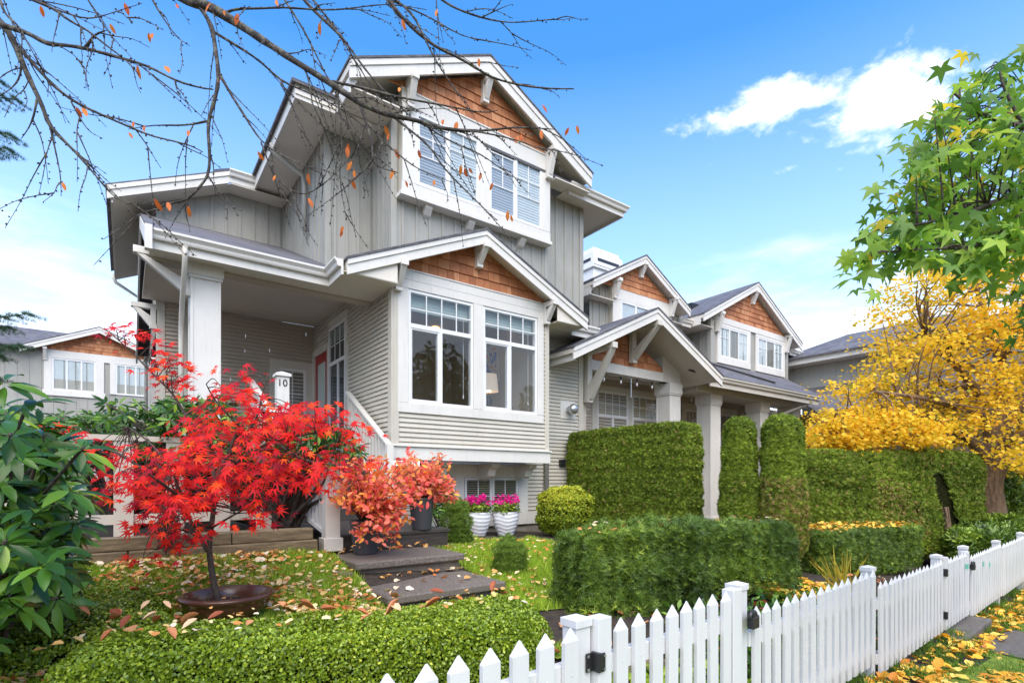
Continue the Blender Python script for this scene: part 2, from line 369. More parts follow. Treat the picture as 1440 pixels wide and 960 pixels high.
def oval(w=0.4, fold=0.12, droop=0.15):
    ys = [0, 0.25, 0.55, 0.82, 1.0]; ws = [0.04, 0.75, 1.0, 0.62, 0.05]
    V = []
    for y, q in zip(ys, ws):
        z = -droop * y * y
        V += [(-w / 2 * q, y, z + fold * q * w), (0, y, z), (w / 2 * q, y, z + fold * q * w)]
    F = []
    for i in range(4):
        a = i * 3; F += [(a, a + 1, a + 4, a + 3), (a + 1, a + 2, a + 5, a + 4)]
    return np.array(V), np.array(F)
T_OVAL = oval()
T_BERRY = oval(0.56, 0.10, 0.2)
T_DRY = oval(0.62, 0.34, -0.30)
T_RHODO = oval(0.32, 0.14, 0.30)
T_SMALL = (np.array([(0, 0, 0), (-0.32, 0.5, 0.08), (0, 1, -0.05), (0.32, 0.5, 0.08), (0, 0.5, 0)]), np.array([(0, 1, 2, 4), (0, 4, 2, 3)]))
T_ROUND = (np.array([(0, 0, 0), (-0.42, 0.3, 0.08), (-0.38, 0.7, 0.06), (0, 1, -0.1), (0.38, 0.7, 0.06), (0.42, 0.3, 0.08)]), np.array([(0, 1, 2, 3), (0, 3, 4, 5)]))
def sprig(n=5, spread=70, w=0.10):
    V = []; F = []
    for i in range(n):
        a = R(-spread + 2 * spread * i / (n - 1)); b = len(V); l = 1 - 0.35 * abs(i - (n - 1) / 2) / (n / 2)
        d = np.array([math.sin(a), math.cos(a), 0.25 * math.cos(3 * i)]) * l; s = np.array([math.cos(a), -math.sin(a), 0]) * w / 2
        o = np.array([0, 0.12 * i / n, 0])
        V += [o - s, o + s, o + d + s * 0.3, o + d - s * 0.3]; F.append((b, b + 1, b + 2, b + 3))
    return np.array(V), np.array(F)
T_SPRIG = sprig(); T_CEDAR = sprig(4, 48, 0.34); T_NEEDLE = sprig(7, 80, 0.06)
T_BLADE = (np.array([(-0.06, 0, 0), (0.06, 0, 0), (0.05, 0.6, 0.08), (-0.05, 0.6, 0.08), (0.0, 1.0, 0.28), (0.0, 1.0, 0.28)]), np.array([(0, 1, 2, 3), (3, 2, 4, 5)]))
T_BLADE = (np.array([(-0.06, 0, 0), (0.06, 0, 0), (0.012, 1.0, 0.25), (-0.012, 1.0, 0.25)]), np.array([(0, 1, 2, 3)]))
T_CURL = (np.array([(-0.3, 0.05, 0.12), (0, 0, 0), (0.3, 0.05, 0.14), (-0.42, 0.5, 0.22), (0, 0.5, 0.02), (0.42, 0.5, 0.18), (-0.2, 0.95, 0.1), (0, 1.05, 0.05), (0.2, 0.95, 0.16)]),
          np.array([(0, 1, 4, 3), (1, 2, 5, 4), (3, 4, 7, 6), (4, 5, 8, 7)]))

def in_poly(px, py, poly):
    P = np.asarray(poly, float); n = len(P); c = np.zeros(len(px), bool); j = n - 1
    for i in range(n):
        xi, yi = P[i]; xj, yj = P[j]
        c ^= ((yi > py) != (yj > py)) & (px < (xj - xi) * (py - yi) / (yj - yi + 1e-12) + xi); j = i
    return c
def sample_poly(poly, n, k0, k1):
    P = np.asarray(poly, float); out = []
    while len(out) < n:
        x = rng.uniform(P[:, 0].min(), P[:, 0].max(), 4 * n); y = rng.uniform(P[:, 1].min(), P[:, 1].max(), 4 * n)
        m = in_poly(x, y, poly)
        for a, b in zip(x[m], y[m]):
            out.append(at(a, b, rng.uniform(k0, k1)))
            if len(out) >= n: break
    return np.array(out)
# ------------------------------------------------------------------ house pieces
def tfY(Y): return lambda u, v, w: (u, Y - v, w)        # wall facing the street
def tfX(X): return lambda u, v, w: (X - v, u, w)        # wall facing left; u runs along Y

def cut(a0, a1, holes):
    segs = [(a0, a1)]
    for h0, h1 in holes:
        out = []
        for s0, s1 in segs:
            if h1 <= s0 or h0 >= s1: out.append((s0, s1)); continue
            if h0 > s0: out.append((s0, h0))
            if h1 < s1: out.append((h1, s1))
        segs = out
    return segs

def lap_wall(name, tf, u0, u1, w0, w1, parent, mat, holes=(), row=0.076, top=None):
    mb = MB(tf); n = int(math.ceil((w1 - w0) / row))
    for i in range(n):
        a, b = w0 + i * row, min(w1, w0 + (i + 1) * row)
        hs = [(h[0], h[1]) for h in holes if h[2] < b - 0.01 and h[3] > a + 0.01]
        pcs = []
        for s0, s1 in cut(u0, u1, hs):
            j = s0 + random.uniform(0.3, 3.2)
            while j < s1 - 0.15 and row < 0.1: pcs.append((s0, j - 0.0015)); s0 = j + 0.0015; j += random.uniform(2.2, 3.6)
            pcs.append((s0, s1))
        for s0, s1 in pcs:
            t = random.random()
            mb.add([(s0, 0.003, a), (s1, 0.003, a), (s1, 0.027, a), (s0, 0.027, a), (s1, 0.003, b), (s0, 0.003, b), (s1, 0.024, a + 0.016), (s0, 0.024, a + 0.016)],
                   [(0, 1, 2, 3), (3, 2, 6, 7), (7, 6, 4, 5)], t)
    return mb.build(name, mat, parent)

def batten_wall(name, tf, u0, u1, w0, w1, parent, mat, step=0.25, top=None, first=0.12):
    """board wall with raised battens; top(u) gives the wall head where it follows a roof"""
    mb = MB(tf); top = top or (lambda u: w1)
    us = np.linspace(u0, u1, 9)
    for a, b in zip(us[:-1], us[1:]):
        mb.face([(a, 0, w0), (b, 0, w0), (b, 0, top(b)), (a, 0, top(a))], 0.5)
    u = u0 + first
    while u < u1 - 0.03:
        t = min(top(u), top(u + 0.045)); mb.box(u, u + 0.045, -0.01, 0.02, w0, t); u += step
    return mb.build(name, mat, parent)

def shingle_tri(name, tf, xc, z0, half0, pitch, parent, course=0.163, bottom_half=None):
    """courses of cedar shingles under a gable: |u-xc| <= half0 - (z-z0)/pitch"""
    mb = MB(tf); z = z0; apex = z0 + half0 * pitch
    lim = lambda zz: max(0.0, half0 - (zz - z0) / pitch)
    mb.face([(xc - half0, 0, z0), (xc + half0, 0, z0), (xc, 0, apex)], 0.1)
    k = 0
    while z < apex - 0.03:
        h = lim(z); u = xc - h
        while u < xc + h - 0.01:
            wd = random.uniform(0.10, 0.22); u1 = min(xc + h, u + wd); g = 0.003
            tz = z + course
            def topz(q): return min(tz, z0 + pitch * (half0 - abs(q - xc)))
            dz = random.uniform(-0.004, 0.004); o = 0.024 + random.uniform(0, 0.005)
            a, b = u + g, u1 - g
            if b - a > 0.02:
                pts = [(a, o, z + dz), (b, o, z + dz), (b, 0.006, max(z + dz, topz(b))), (a, 0.006, max(z + dz, topz(a))), (a, 0.001, z + dz), (b, 0.001, z + dz)]
                mb.add(pts, [(0, 1, 2, 3), (4, 5, 1, 0), (4, 0, 3), (1, 5, 2)], random.random())
            u = u1
        z += course; k += 1
    return mb.build(name, M['cedar_shingle'], parent)

def bracket(parent, tf, u, w_low, w_top, out, wd=0.10, mat=None, arm=0.09, brace=0.10, post=0.10):
    """timber knee bracket: wall post, outrigger and slanting brace"""
    mb = MB(tf)
    a, b = u - wd / 2, u + wd / 2
    mb.box(a, b, 0.002, post, w_low, w_top)
    mb.box(a - 0.004, b + 0.004, 0.002, out, w_top - arm, w_top)
    prof = [(0.03, w_low + 0.02), (0.03, w_low + 0.02 + brace * 1.25), (out - 0.10, w_top - arm + 0.01), (out - 0.02, w_top - arm + 0.01), (0.03 + brace, w_low + 0.02)]
    mb.prism([(a + 0.006, v, w) for v, w in prof], (wd - 0.012, 0, 0))
    mb.box(a - 0.006, b + 0.006, 0.0, post + 0.02, w_low - 0.035, w_low + 0.05)
    return mb.build('bracket', mat or M['trim'], parent, bevel=0.004)

GUT = [(0, 0), (0.075, 0), (0.085, 0.02), (0.09, 0.05), (0.118, 0.085), (0.125, 0.09), (0.125, 0.12), (0.112, 0.12), (0.105, 0.105), (0.01, 0.105), (0, 0.12)]
def gutter(parent, path, side=1, fascia=0.11, mat=None):
    mat = mat or M['trim']
    o = MB().sweep(path, GUT, side).build('gutter', mat, parent)
    p2 = [(p[0], p[1], p[2]) for p in path]
    MB().sweep(p2, [(-0.002, -fascia), (0.028, -fascia), (0.028, 0.0), (-0.002, 0.0)], side).build('fascia', mat, parent)
    return o

def roof_poly(mb, pts, th=0.05):
    mb.prism(pts, (0, 0, -th)); return mb

def gable(parent, xc, half, zl, pitch, y0, y1, board=0.22, soffit=0.16, y1l=None, y1r=None, sof_mat=None):
    """front gable roof: slopes, soffit and rake boards with a raised upper strip. zl = top of slope at the eave"""
    za = zl + half * pitch
    rb = MB(); sb = MB()
    for sx, yb in ((-1, y1l or y1), (1, y1r or y1)):
        xe = xc + sx * half
        rb.prism([(xe + sx * 0.02, y0 - 0.03, zl - 0.02 * pitch), (xc, y0 - 0.03, za), (xc, yb, za), (xe + sx * 0.02, yb, zl - 0.02 * pitch)], (0, 0, -0.035))
        sb.prism([(xe, y0 + 0.042, zl - 0.04), (xc, y0 + 0.042, za - 0.04), (xc, yb, za - 0.04), (xe, yb, zl - 0.04)], (0, 0, -(soffit - 0.04)))
    rb.build('roof', M['roof'], parent); sb.build('soffit', sof_mat or M['soffit'], parent)
    for sx in (-1, 1):
        xe = xc + sx * half
        mb = MB()
        prof = [(xe, zl - 0.036), (xc, za - 0.036), (xc, za - 0.036 - board), (xe, zl - 0.036 - board)]
        mb.prism([(x, y0, z) for x, z in prof], (0, 0.04, 0))
        prof = [(xe, zl - 0.036), (xc, za - 0.036), (xc, za - 0.036 - board * 0.36), (xe, zl - 0.036 - board * 0.36)]
        mb.prism([(x, y0 - 0.018, z) for x, z in prof], (0, 0.017, 0))
        mb.build('rake_board', M['trim'], parent, bevel=0.003)
    return za

def window(parent, tf, u0, u1, w0, w1, mull=(), transom=None, top_grid=None, low_grid=None, back=None, back_v=0.006, hole=False, fw=0.045, vout=0.045, screens=(), backz=None):
    """vinyl window: frame mesh with pane, muntins and blind as sub-parts"""
    v0 = -0.05 if hole else 0.004
    f = MB(tf)
    f.box(u0, u0 + fw, v0, vout, w0, w1); f.box(u1 - fw, u1, v0, vout, w0, w1)
    f.box(u0 + fw, u1 - fw, v0, vout - 0.002, w0, w0 + fw); f.box(u0 + fw, u1 - fw, v0, vout - 0.002, w1 - fw, w1)
    wt = transom if transom else w1 - fw
    if transom: f.box(u0 + fw, u1 - fw, v0, vout - 0.003, transom - 0.035, transom + 0.035)
    for m in mull: f.box(m - 0.03, m + 0.03, v0, vout - 0.004, w0 + fw, wt - (0.035 if transom else 0))
    for a, b in screens:      # inner sash frame of the sliding leaf
        for q in ((a, a + 0.025), (b - 0.025, b)): f.box(q[0], q[1], v0, vout - 0.012, w0 + fw, wt - 0.03)
        f.box(a + 0.025, b - 0.025, v0, vout - 0.013, w0 + fw, w0 + fw + 0.025); f.box(a + 0.025, b - 0.025, v0, vout - 0.013, wt - 0.06, wt - 0.035)
    fr = f.build('window', M['vinyl'], parent, bevel=0.003)
    vg = 0.012 if hole else 0.022
    MB(tf).face([(u0 + fw, vg, w0 + fw), (u1 - fw, vg, w0 + fw), (u1 - fw, vg, w1 - fw), (u0 + fw, vg, w1 - fw)]).build('pane', M['glass'], fr)
    g = MB(tf)
    if top_grid:
        nx, nz = top_grid; a0, a1, b0, b1 = u0 + fw, u1 - fw, transom + 0.035, w1 - fw
        for i in range(1, nx): x = a0 + (a1 - a0) * i / nx; g.box(x - 0.009, x + 0.009, vg - 0.006, vg + 0.008, b0, b1)
        for i in range(1, nz): z = b0 + (b1 - b0) * i / nz; g.box(a0, a1, vg - 0.005, vg + 0.007, z - 0.009, z + 0.009)
    if low_grid:
        for a0, a1, b0, b1, nx, nz in low_grid:
            for i in range(1, nx): x = a0 + (a1 - a0) * i / nx; g.box(x - 0.009, x + 0.009, vg - 0.006, vg + 0.008, b0, b1)
            for i in range(1, nz): z = b0 + (b1 - b0) * i / nz; g.box(a0, a1, vg - 0.005, vg + 0.007, z - 0.009, z + 0.009)
    if g.v: g.build('muntins', M['vinyl'], fr)
    if back:
        for q in back:
            a0, a1, b0, b1, mat, kind = q; b = MB(tf)
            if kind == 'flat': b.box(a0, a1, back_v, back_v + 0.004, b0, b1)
            elif kind == 'slat':
                z = b0
                while z < b1: b.add([(a0, back_v, z), (a1, back_v, z), (a1, back_v + 0.012, z + 0.032), (a0, back_v + 0.012, z + 0.032)], [(0, 1, 2, 3)]); z += 0.04
            elif kind == 'fold':
                n = max(4, int((a1 - a0) / 0.05)); xs = np.linspace(a0, a1, n + 1)
                for i in range(n): b.add([(xs[i], back_v + 0.012 * (i % 2), b0), (xs[i + 1], back_v + 0.012 * ((i + 1) % 2), b0), (xs[i + 1], back_v + 0.012 * ((i + 1) % 2), b1), (xs[i], back_v + 0.012 * (i % 2), b1)], [(0, 1, 2, 3)])
            elif kind == 'pleat':
                n = max(4, int((b1 - b0) / 0.025)); zs = np.linspace(b0, b1, n + 1)
                for i in range(n): b.add([(a0, back_v + 0.01 * (i % 2), zs[i]), (a1, back_v + 0.01 * (i % 2), zs[i]), (a1, back_v + 0.01 * ((i + 1) % 2), zs[i + 1]), (a0, back_v + 0.01 * ((i + 1) % 2), zs[i + 1])], [(0, 1, 2, 3)])
            b.build({'slat': 'blind', 'pleat': 'blind', 'fold': 'curtain', 'flat': 'unlit_room_panel'}[kind], mat, fr)  # flat: painted sheet in place of the unlit room behind the pane
    return fr

def casing(parent, tf, rects, mat=None, v=0.040, name='window_trim'):
    mb = MB(tf)
    for i, (a, b, c, d) in enumerate(rects): mb.box(a, b, 0.001, v + 0.002 * (i % 3), c, d)
    return mb.build(name, mat or M['trim'], parent, bevel=0.003)

def column(parent, x0, x1, y0, y1, z0, z1, cap=True):
    mb = MB()
    mb.box(x0, x1, y0, y1, z0, z1); w = 0.035
    for a in (x0 - 0.012, x1 - w + 0.012):
        for b in (y0 - 0.012, y1 - w + 0.012): mb.box(a, a + w, b, b + w, z0, z1 - 0.003)
    if cap:
        mb.box(x0 - 0.03, x1 + 0.03, y0 - 0.03, y1 + 0.03, z1 - 0.30, z1 - 0.26); mb.box(x0 - 0.045, x1 + 0.045, y0 - 0.045, y1 + 0.045, z1 - 0.26, z1 + 0.001)
        mb.box(x0 - 0.03, x1 + 0.03, y0 - 0.03, y1 + 0.03, z0, z0 + 0.25)
    return mb.build('column', M['trim'], parent, bevel=0.004)

# ================================================================== UNIT 1
H1 = thing('townhouse', 'nearest beige and grey townhouse with bay window, covered porch and red front door', 'house', (1.5, 2.0, 0.7))
# main floor bay: front and side siding
bayholes = [(0.25, 1.44, 2.87, 4.65), (1.64, 2.83, 2.87, 4.65)]
lap_wall('front_wall', tfY(0), 0.0, 3.1, 2.19, 4.80, H1, M['siding'], bayholes)
lap_wall('side_wall', tfX(0), 0.0, 4.2, 2.05, 5.0, H1, M['siding'], [(2.06, 3.04, 2.5, 4.66), (3.17, 4.05, 2.2, 4.30)])
lap_wall('lower_wall', tfY(0.7), -0.02, 4.65, 0.92, 5.0, H1, M['siding'], [(0.0, 3.1, 1.97, 5.0), (0.85, 3.13, 1.0, 1.97)])
MB().box(0.03, 4.64, 0.712, 0.90, 0.35, 0.90).build('foundation', M['foundation'], H1)
MB(tfY(0.7)).box(2.95, 4.62, 0.001, 0.03, 0.80, 1.0).build('base_board', M['trim'], H1)
MB(tfX(0)).box(0.70, 4.2, -0.10, -0.002, 0.6, 2.05).build('stair_wall', M['siding'], H1)
MB().box(0.02, 3.08, 0.02, 0.69, 2.0, 2.06).build('bay_floor', M['soffit'], H1)
mb = MB(tfY(0)); mb.box(-0.045, 3.14, 0.002, 0.045, 1.98, 2.185); mb.box(-0.06, 3.16, 0.0, 0.075, 2.186, 2.215); mb.build('skirt_board', M['trim'], H1, bevel=0.004)
mb = MB(tfX(0)); mb.box(-0.002, 0.7, 0.002, 0.045, 1.98, 2.185); mb.box(-0.07, 0.70, 0.0, 0.07, 2.187, 2.213); mb.build('skirt_board', M['trim'], H1, bevel=0.004)
mb = MB(); mb.box(-0.036, 0.0, -0.033, 0.10, 2.215, 4.80); mb.box(0.0, 0.09, -0.037, 0.002, 2.216, 4.80); mb.build('corner_board', M['siding'], H1, bevel=0.003)
mb = MB(); mb.box(3.02, 3.115, -0.037, 0.002, 2.216, 4.80); mb.build('corner_board', M['siding'], H1, bevel=0.003); MB().box(3.095, 3.12, 0.002, 0.69, 2.05, 4.8).build('side_wall', M['siding'], H1)
for x in (0.95, 1.95, 2.80):     # corbels carrying the bay
    mb = MB(tfY(0.7)); prof = [(0.0, 1.70), (0.0, 1.96), (0.55, 1.96), (0.55, 1.90), (0.45, 1.86), (0.40, 1.74), (0.30, 1.70)]
    mb.prism([(x, v, w) for v, w in prof], (0.16, 0, 0)); mb.build('corbel', M['trim'], H1, bevel=0.004)
# bay window casings and windows
casing(H1, tfY(0), [(0.075, 0.245, 2.87, 4.655), (1.445, 1.635, 2.87, 4.655), (2.835, 2.975, 2.87, 4.655), (0.074, 2.976, 2.72, 2.868), (0.076, 2.974, 4.657, 4.79)])
for a, b in ((0.25, 1.44), (1.64, 2.83)):
    c = (a + b) / 2
    window(H1, tfY(0), a, b, 2.87, 4.65, mull=[c - 0.02], transom=4.09, top_grid=(4, 2), hole=True, back_v=-0.10, vout=0.03,
           screens=[(a + 0.047, c - 0.05)], back=[(a + 0.03, b - 0.03, 4.36, 4.62, M['greenblind'], 'pleat')])
    mb = MB(tfY(0)); mb.tube([(b - 0.13, -0.08, 4.36), (b - 0.13, -0.08, 3.1)], 0.004, 5); mb.lathe([(0.001, 0.0), (0.012, 0.01), (0.01, 0.06), (0.001, 0.07)], (b - 0.13, -0.08, 3.04), 8); mb.build('blind_cord', M['vinyl'], H1)
mb = MB(tfY(0)); mb.box(-0.0, 3.1, 0.001, 0.043, 4.792, 4.93); mb.box(-0.01, 3.11, 0.0, 0.055, 4.932, 4.955); mb.build('frieze_board', M['trim'], H1, bevel=0.003)
# room behind the bay
mb = MB(); mb.face([(0.03, 3.6, 2.2), (3.07, 3.6, 2.2), (3.07, 3.6, 4.85), (0.03, 3.6, 4.85)]); mb.face([(3.07, 0.05, 2.2), (3.07, 3.6, 2.2), (3.07, 3.6, 4.85), (3.07, 0.05, 4.85)])
mb.face([(0.03, 0.05, 2.2), (0.03, 3.6, 2.2), (0.03, 3.6, 4.85), (0.03, 0.05, 4.85)]); mb.face([(0.03, 0.05, 4.85), (3.07, 0.05, 4.85), (3.07, 3.6, 4.85), (0.03, 3.6, 4.85)])
mb.face([(0.03, 0.05, 2.2), (3.07, 0.05, 2.2), (3.07, 3.6, 2.2), (0.03, 3.6, 2.2)]); mb.build('room', M['interior'], H1)
for x, y in ((0.9, 1.6), (1.9, 2.2), (2.5, 1.0)):
    MB().lathe([(0.001, 4.82), (0.07, 4.82), (0.075, 4.84), (0.001, 4.845)], (x, y, 0), 16).build('ceiling_lamp', M['lamp'], H1)
# bay gable
shingle_tri('shingles', tfY(0), 1.55, 4.956, 1.62, 0.45, H1)
BZ = 4.80
gable(H1, 1.53, 2.33, BZ, 0.45, -0.30, 0.9, board=0.215, y1l=0.499, y1r=0.9)
bracket(H1, tfY(0), 0.06, 4.60, 4.97, 0.345); bracket(H1, tfY(0), 1.53, 5.30, 5.62, 0.35); bracket(H1, tfY(0), 3.02, 4.60, 4.96, 0.345)
rb = MB(); pz = lambda x: BZ + 0.45 * (x + 0.80)
roof_poly(rb, [(-0.80, 0.40, pz(-0.80) - 0.002), (0.2, 0.40, pz(0.2) - 0.002), (0.2, 1.30, pz(0.2) - 0.002), (-0.7, 0.40, pz(-0.7) - 0.002)][:3], 0.03)
# porch roof with ridge running along the row
pr = lambda y: 4.80 + 0.45 * (y - 0.30)
roof_poly(rb, [(-3.10, 0.26, pr(0.26)), (-0.80, 0.26, pr(0.26)), (0.2, 1.30, pr(1.30)), (0.2, 4.30, pr(4.30)), (-3.10, 4.30, pr(4.30))], 0.04)
roof_poly(rb, [(-3.10, 4.30, pr(4.30)), (-1.0, 4.30, pr(4.30)), (-1.0, 8.34, pr(0.26)), (-3.10, 8.34, pr(0.26))], 0.04)
rb.build('porch_roof', M['roof'], H1)
mb = MB()
for ya, yb in ((0.30, 4.30), (8.30, 4.30)):
    za, zb = 4.80 - 0.045, pr(4.30) - 0.045
    mb.prism([(-3.11, ya, za), (-3.11, yb, zb), (-3.11, yb, zb - 0.22), (-3.11, ya, za - 0.22)], (0.035, 0, 0))
mb.build('rake_board', M['trim'], H1, bevel=0.003)
mb = MB(); mb.box(-3.07, -0.0, 0.95, 4.19, 5.0, 5.03); mb.build('porch_ceiling', M['soffit'], H1); MB().box(-3.07, -0.831, 0.42, 0.76, 4.60, 4.612).build('eave_soffit', M['soffit'], H1)
mb = MB(); mb.box(-3.05, -0.03, 0.761, 0.95, 4.565, 4.999); mb.build('porch_beam', M['porch_wall'], H1, bevel=0.005)  # brown in place of trim colour: the unlit underside is put into the paint
gutter(H1, [(-3.07, 0.36, 4.665), (-0.84, 0.36, 4.665), (-0.84, -0.24, 4.665)], 1)
# soffit under the bay eave and valley behind it
MB().box(-0.83, -0.02, -0.25, 0.76, 4.60, 4.612).build('eave_soffit', M['soffit'], H1)
MB().box(-3.13, -3.05, 0.20, 0.30, 4.50, 4.80).build('gutter_return', M['trim'], H1, bevel=0.004)
MB().prism([(-0.80, -0.256, 4.61), (-0.03, -0.256, 4.61), (-0.03, -0.256, 5.0), (-0.80, -0.256, 4.66)], (0, 0.012, 0)).build('eave_return', M['soffit'], H1)
MB().prism([(3.13, -0.256, 4.61), (3.84, -0.256, 4.61), (3.84, -0.256, 4.64), (3.13, -0.256, 4.96)], (0, 0.012, 0)).build('eave_return', M['soffit'], H1)
MB().box(3.13, 3.82, -0.24, 0.19, 4.60, 4.613).build('eave_soffit', M['soffit'], H1)
# knee brackets on the gable end of the porch
for y, zl, zt, o in ((0.78, 4.20, 4.70, 0.66), (4.22, 4.50, 4.92, 0.40)):
    bracket(H1, lambda u, v, w, y=y, b=(-2.58 if y < 2 else -2.84): (b - v, y + u, w), 0.0, zl, zt, o, 0.10)
# porch column, back wall, door and side window
column(H1, -2.60, -2.26, 0.66, 0.98, 2.05, 4.70)
lap_wall('porch_wall', tfY(4.2), -2.83, 0.0, 0.9, 5.0, H1, M['porch_wall'])
mb = MB(tfY(4.2)); mb.box(-2.86, -2.72, 0.001, 0.03, 0.9, 5.0); mb.build('corner_board', M['trim_warm'], H1)
mb = MB(tfY(4.2)); mb.box(-2.42, -2.34, 0.001, 0.03, 0.9, 5.0); mb.build('corner_board', M['trim_warm'], H1)
casing(H1, tfY(4.2), [(-0.90, -0.72, 2.5, 4.02), (-0.18, -0.03, 2.5, 4.02), (-0.90, -0.03, 4.02, 4.19), (-0.90, -0.03, 2.36, 2.5)], M['trim_warm'])
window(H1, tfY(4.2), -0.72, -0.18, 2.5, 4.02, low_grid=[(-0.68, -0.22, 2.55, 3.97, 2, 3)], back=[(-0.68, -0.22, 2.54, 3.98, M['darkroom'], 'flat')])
casing(H1, tfX(0), [(3.05, 3.165, 2.2, 4.42), (4.05, 4.16, 2.2, 4.42), (3.165, 4.05, 4.30, 4.45), (1.94, 2.055, 2.4, 4.80), (2.055, 3.05, 4.665, 4.80), (2.055, 3.05, 2.38, 2.495)], M['trim_warm'])
dr = MB(tfX(0)).box(3.17, 4.05, -0.04, 0.005, 2.2, 4.30).build('door', M['door'], H1)
mb = MB(tfX(0)); mb.box(3.36, 3.86, 0.006, 0.012, 2.9, 4.10); mb.build('door_glass', M['greenblind'], dr)
mb = MB(tfX(0)); mb.tube([(3.25, 0.006, 3.2), (3.25, 0.05, 3.2), (3.25, 0.05, 3.05), (3.25, 0.006, 3.05)], 0.012, 6); mb.build('handle', M['black'], dr)
window(H1, tfX(0), 2.06, 3.04, 2.5, 4.66, mull=[2.5], transom=3.95, top_grid=(3, 2), back=[(2.1, 3.0, 2.54, 4.62, M['darkroom'], 'flat'), (2.1, 3.0, 4.35, 4.6, M['greenblind'], 'pleat')])
# porch floor and the flight of stairs beside the bay
mb = MB(); mb.box(-2.75, -0.05, 1.6, 4.19, 2.0, 2.2); mb.build('porch_floor', M['deck'], H1)
mb = MB()
for i in range(6): mb.box(-1.62, -0.13, -0.40 + 0.33 * i, 1.6 - 0.003 * i, 1.1 + 0.001 * i, 1.1 + 0.165 * (i + 1))
mb.build('stairs', M['deck'], H1)
lap_wall('porch_skirt', tfY(0.60), -2.75, -1.66, 0.8, 2.2, H1, M['siding'])
# downpipes
mb = MB(); mb.tube([(-2.70, 0.30, 4.66), (-2.70, 0.32, 4.52), (-2.70, 0.42, 4.38), (-2.70, 0.75, 4.05), (-2.69, 1.02, 3.85), (-2.69, 1.06, 3.6), (-2.69, 1.06, 1.2)], 0.033, 10); mb.build('downpipe', M['trim_warm'], H1, smooth=True)
mb = MB(); mb.tube([(3.70, 0.62, 4.70), (3.60, 0.62, 4.62), (3.60, 0.62, 0.85)], 0.048, 10); mb.build('downpipe', M['pole'], H1, smooth=True)
# basement windows under the bay
casing(H1, tfY(0.7), [(0.80, 3.15, 1.72, 1.96), (0.80, 0.93, 0.98, 1.72), (2.92, 3.15, 0.98, 1.72), (1.50, 1.68, 1.0, 1.72), (0.80, 3.15, 0.80, 1.0)])
for a, b in ((0.94, 1.49), (1.69, 2.29), (2.30, 2.91)):
    c = (a + b) / 2
    window(H1, tfY(0.7), a, b, 1.02, 1.71, low_grid=[(a + 0.04, b - 0.04, 1.06, 1.67, 2, 2)], back=[(a + 0.03, b - 0.03, 1.05, 1.68, M['darkroom'], 'flat'), (a + 0.05, b - 0.05, 1.06, 1.66, M['blind'] if a < 1 else M['porch_wall'], 'slat')], back_v=0.004)
# dryer vent hood
vh = MB(tfY(0.7)).box(4.02, 4.44, 0.012, 0.03, 2.96, 3.34).build('vent_hood', M['trim'], H1, bevel=0.003)
mb = MB(); mb.lathe([(0.075, 0.0), (0.08, 0.05), (0.085, 0.055), (0.085, 0.07), (0.078, 0.075), (0.078, 0.12), (0.10, 0.125)], (0, 0, 0), 20)
mb.lathe([(0.001, 0.25), (0.05, 0.245), (0.09, 0.215), (0.112, 0.17), (0.112, 0.13), (0.08, 0.10)], (0, 0, 0), 20)
mb.v = [(4.24 + a, 0.67 - c, 3.15 + b) for a, b, c in mb.v]; mb.build('vent_cap', M['metal'], vh, smooth=True)
MB(tfY(0.7)).box(3.98, 4.12, 0.01, 0.08, 1.95, 2.10).build('meter_box', M['black'], H1, bevel=0.01)
MB(tfY(0.7)).box(4.54, 4.67, 0.001, 0.036, 0.9, 4.6).build('corner_board', M['siding'], H1, bevel=0.003)
# ---------------- upper floor
UE = 7.70
batten_wall('upper_wall', tfY(0.5), 0.2, 3.52, 4.6, 7.9, H1, M['batten'], first=0.17)
batten_wall('upper_wall', tfX(0.2), 0.5, 1.35, 4.8, 7.6, H1, M['batten'], step=0.20)
batten_wall('upper_wall', tfY(1.35), -0.6, 0.2, 5.06, 7.6, H1, M['batten'], step=0.20)
batten_wall('upper_wall', tfX(-0.6), 1.35, 8.5, 5.06, 7.6, H1, M['batten'])
batten_wall('upper_wall', tfY(0.7), 3.52, 4.65, 4.8, 7.56, H1, M['batten'])
batten_wall('upper_wall', tfY(4.3), -2.83, -0.6, 5.9, 7.6, H1, M['batten'], top=lambda u: min(7.66, 6.60 + 0.47 * (u + 3.56)))
batten_wall('upper_wall', tfX(-2.83), 4.3, 8.5, 4.6, 6.85, H1, M['batten'])
mb = MB(); mb.box(4.652, 4.70, 0.70, 8.5, 0.4, 7.6); mb.build('party_wall', M['batten'], H1)
for q in ((0.178, 0.28, 0.468, 0.57, 4.8, 7.7), (3.418, 3.52, 0.468, 0.57, 4.8, 7.7), (-0.625, -0.53, 1.322, 1.42, 5.06, 7.5), (4.57, 4.68, 0.672, 0.78, 4.8, 7.5), (-2.856, -2.76, 4.272, 4.36, 5.9, 6.75)): MB().box(*q).build('corner_board', M['batten'], H1)
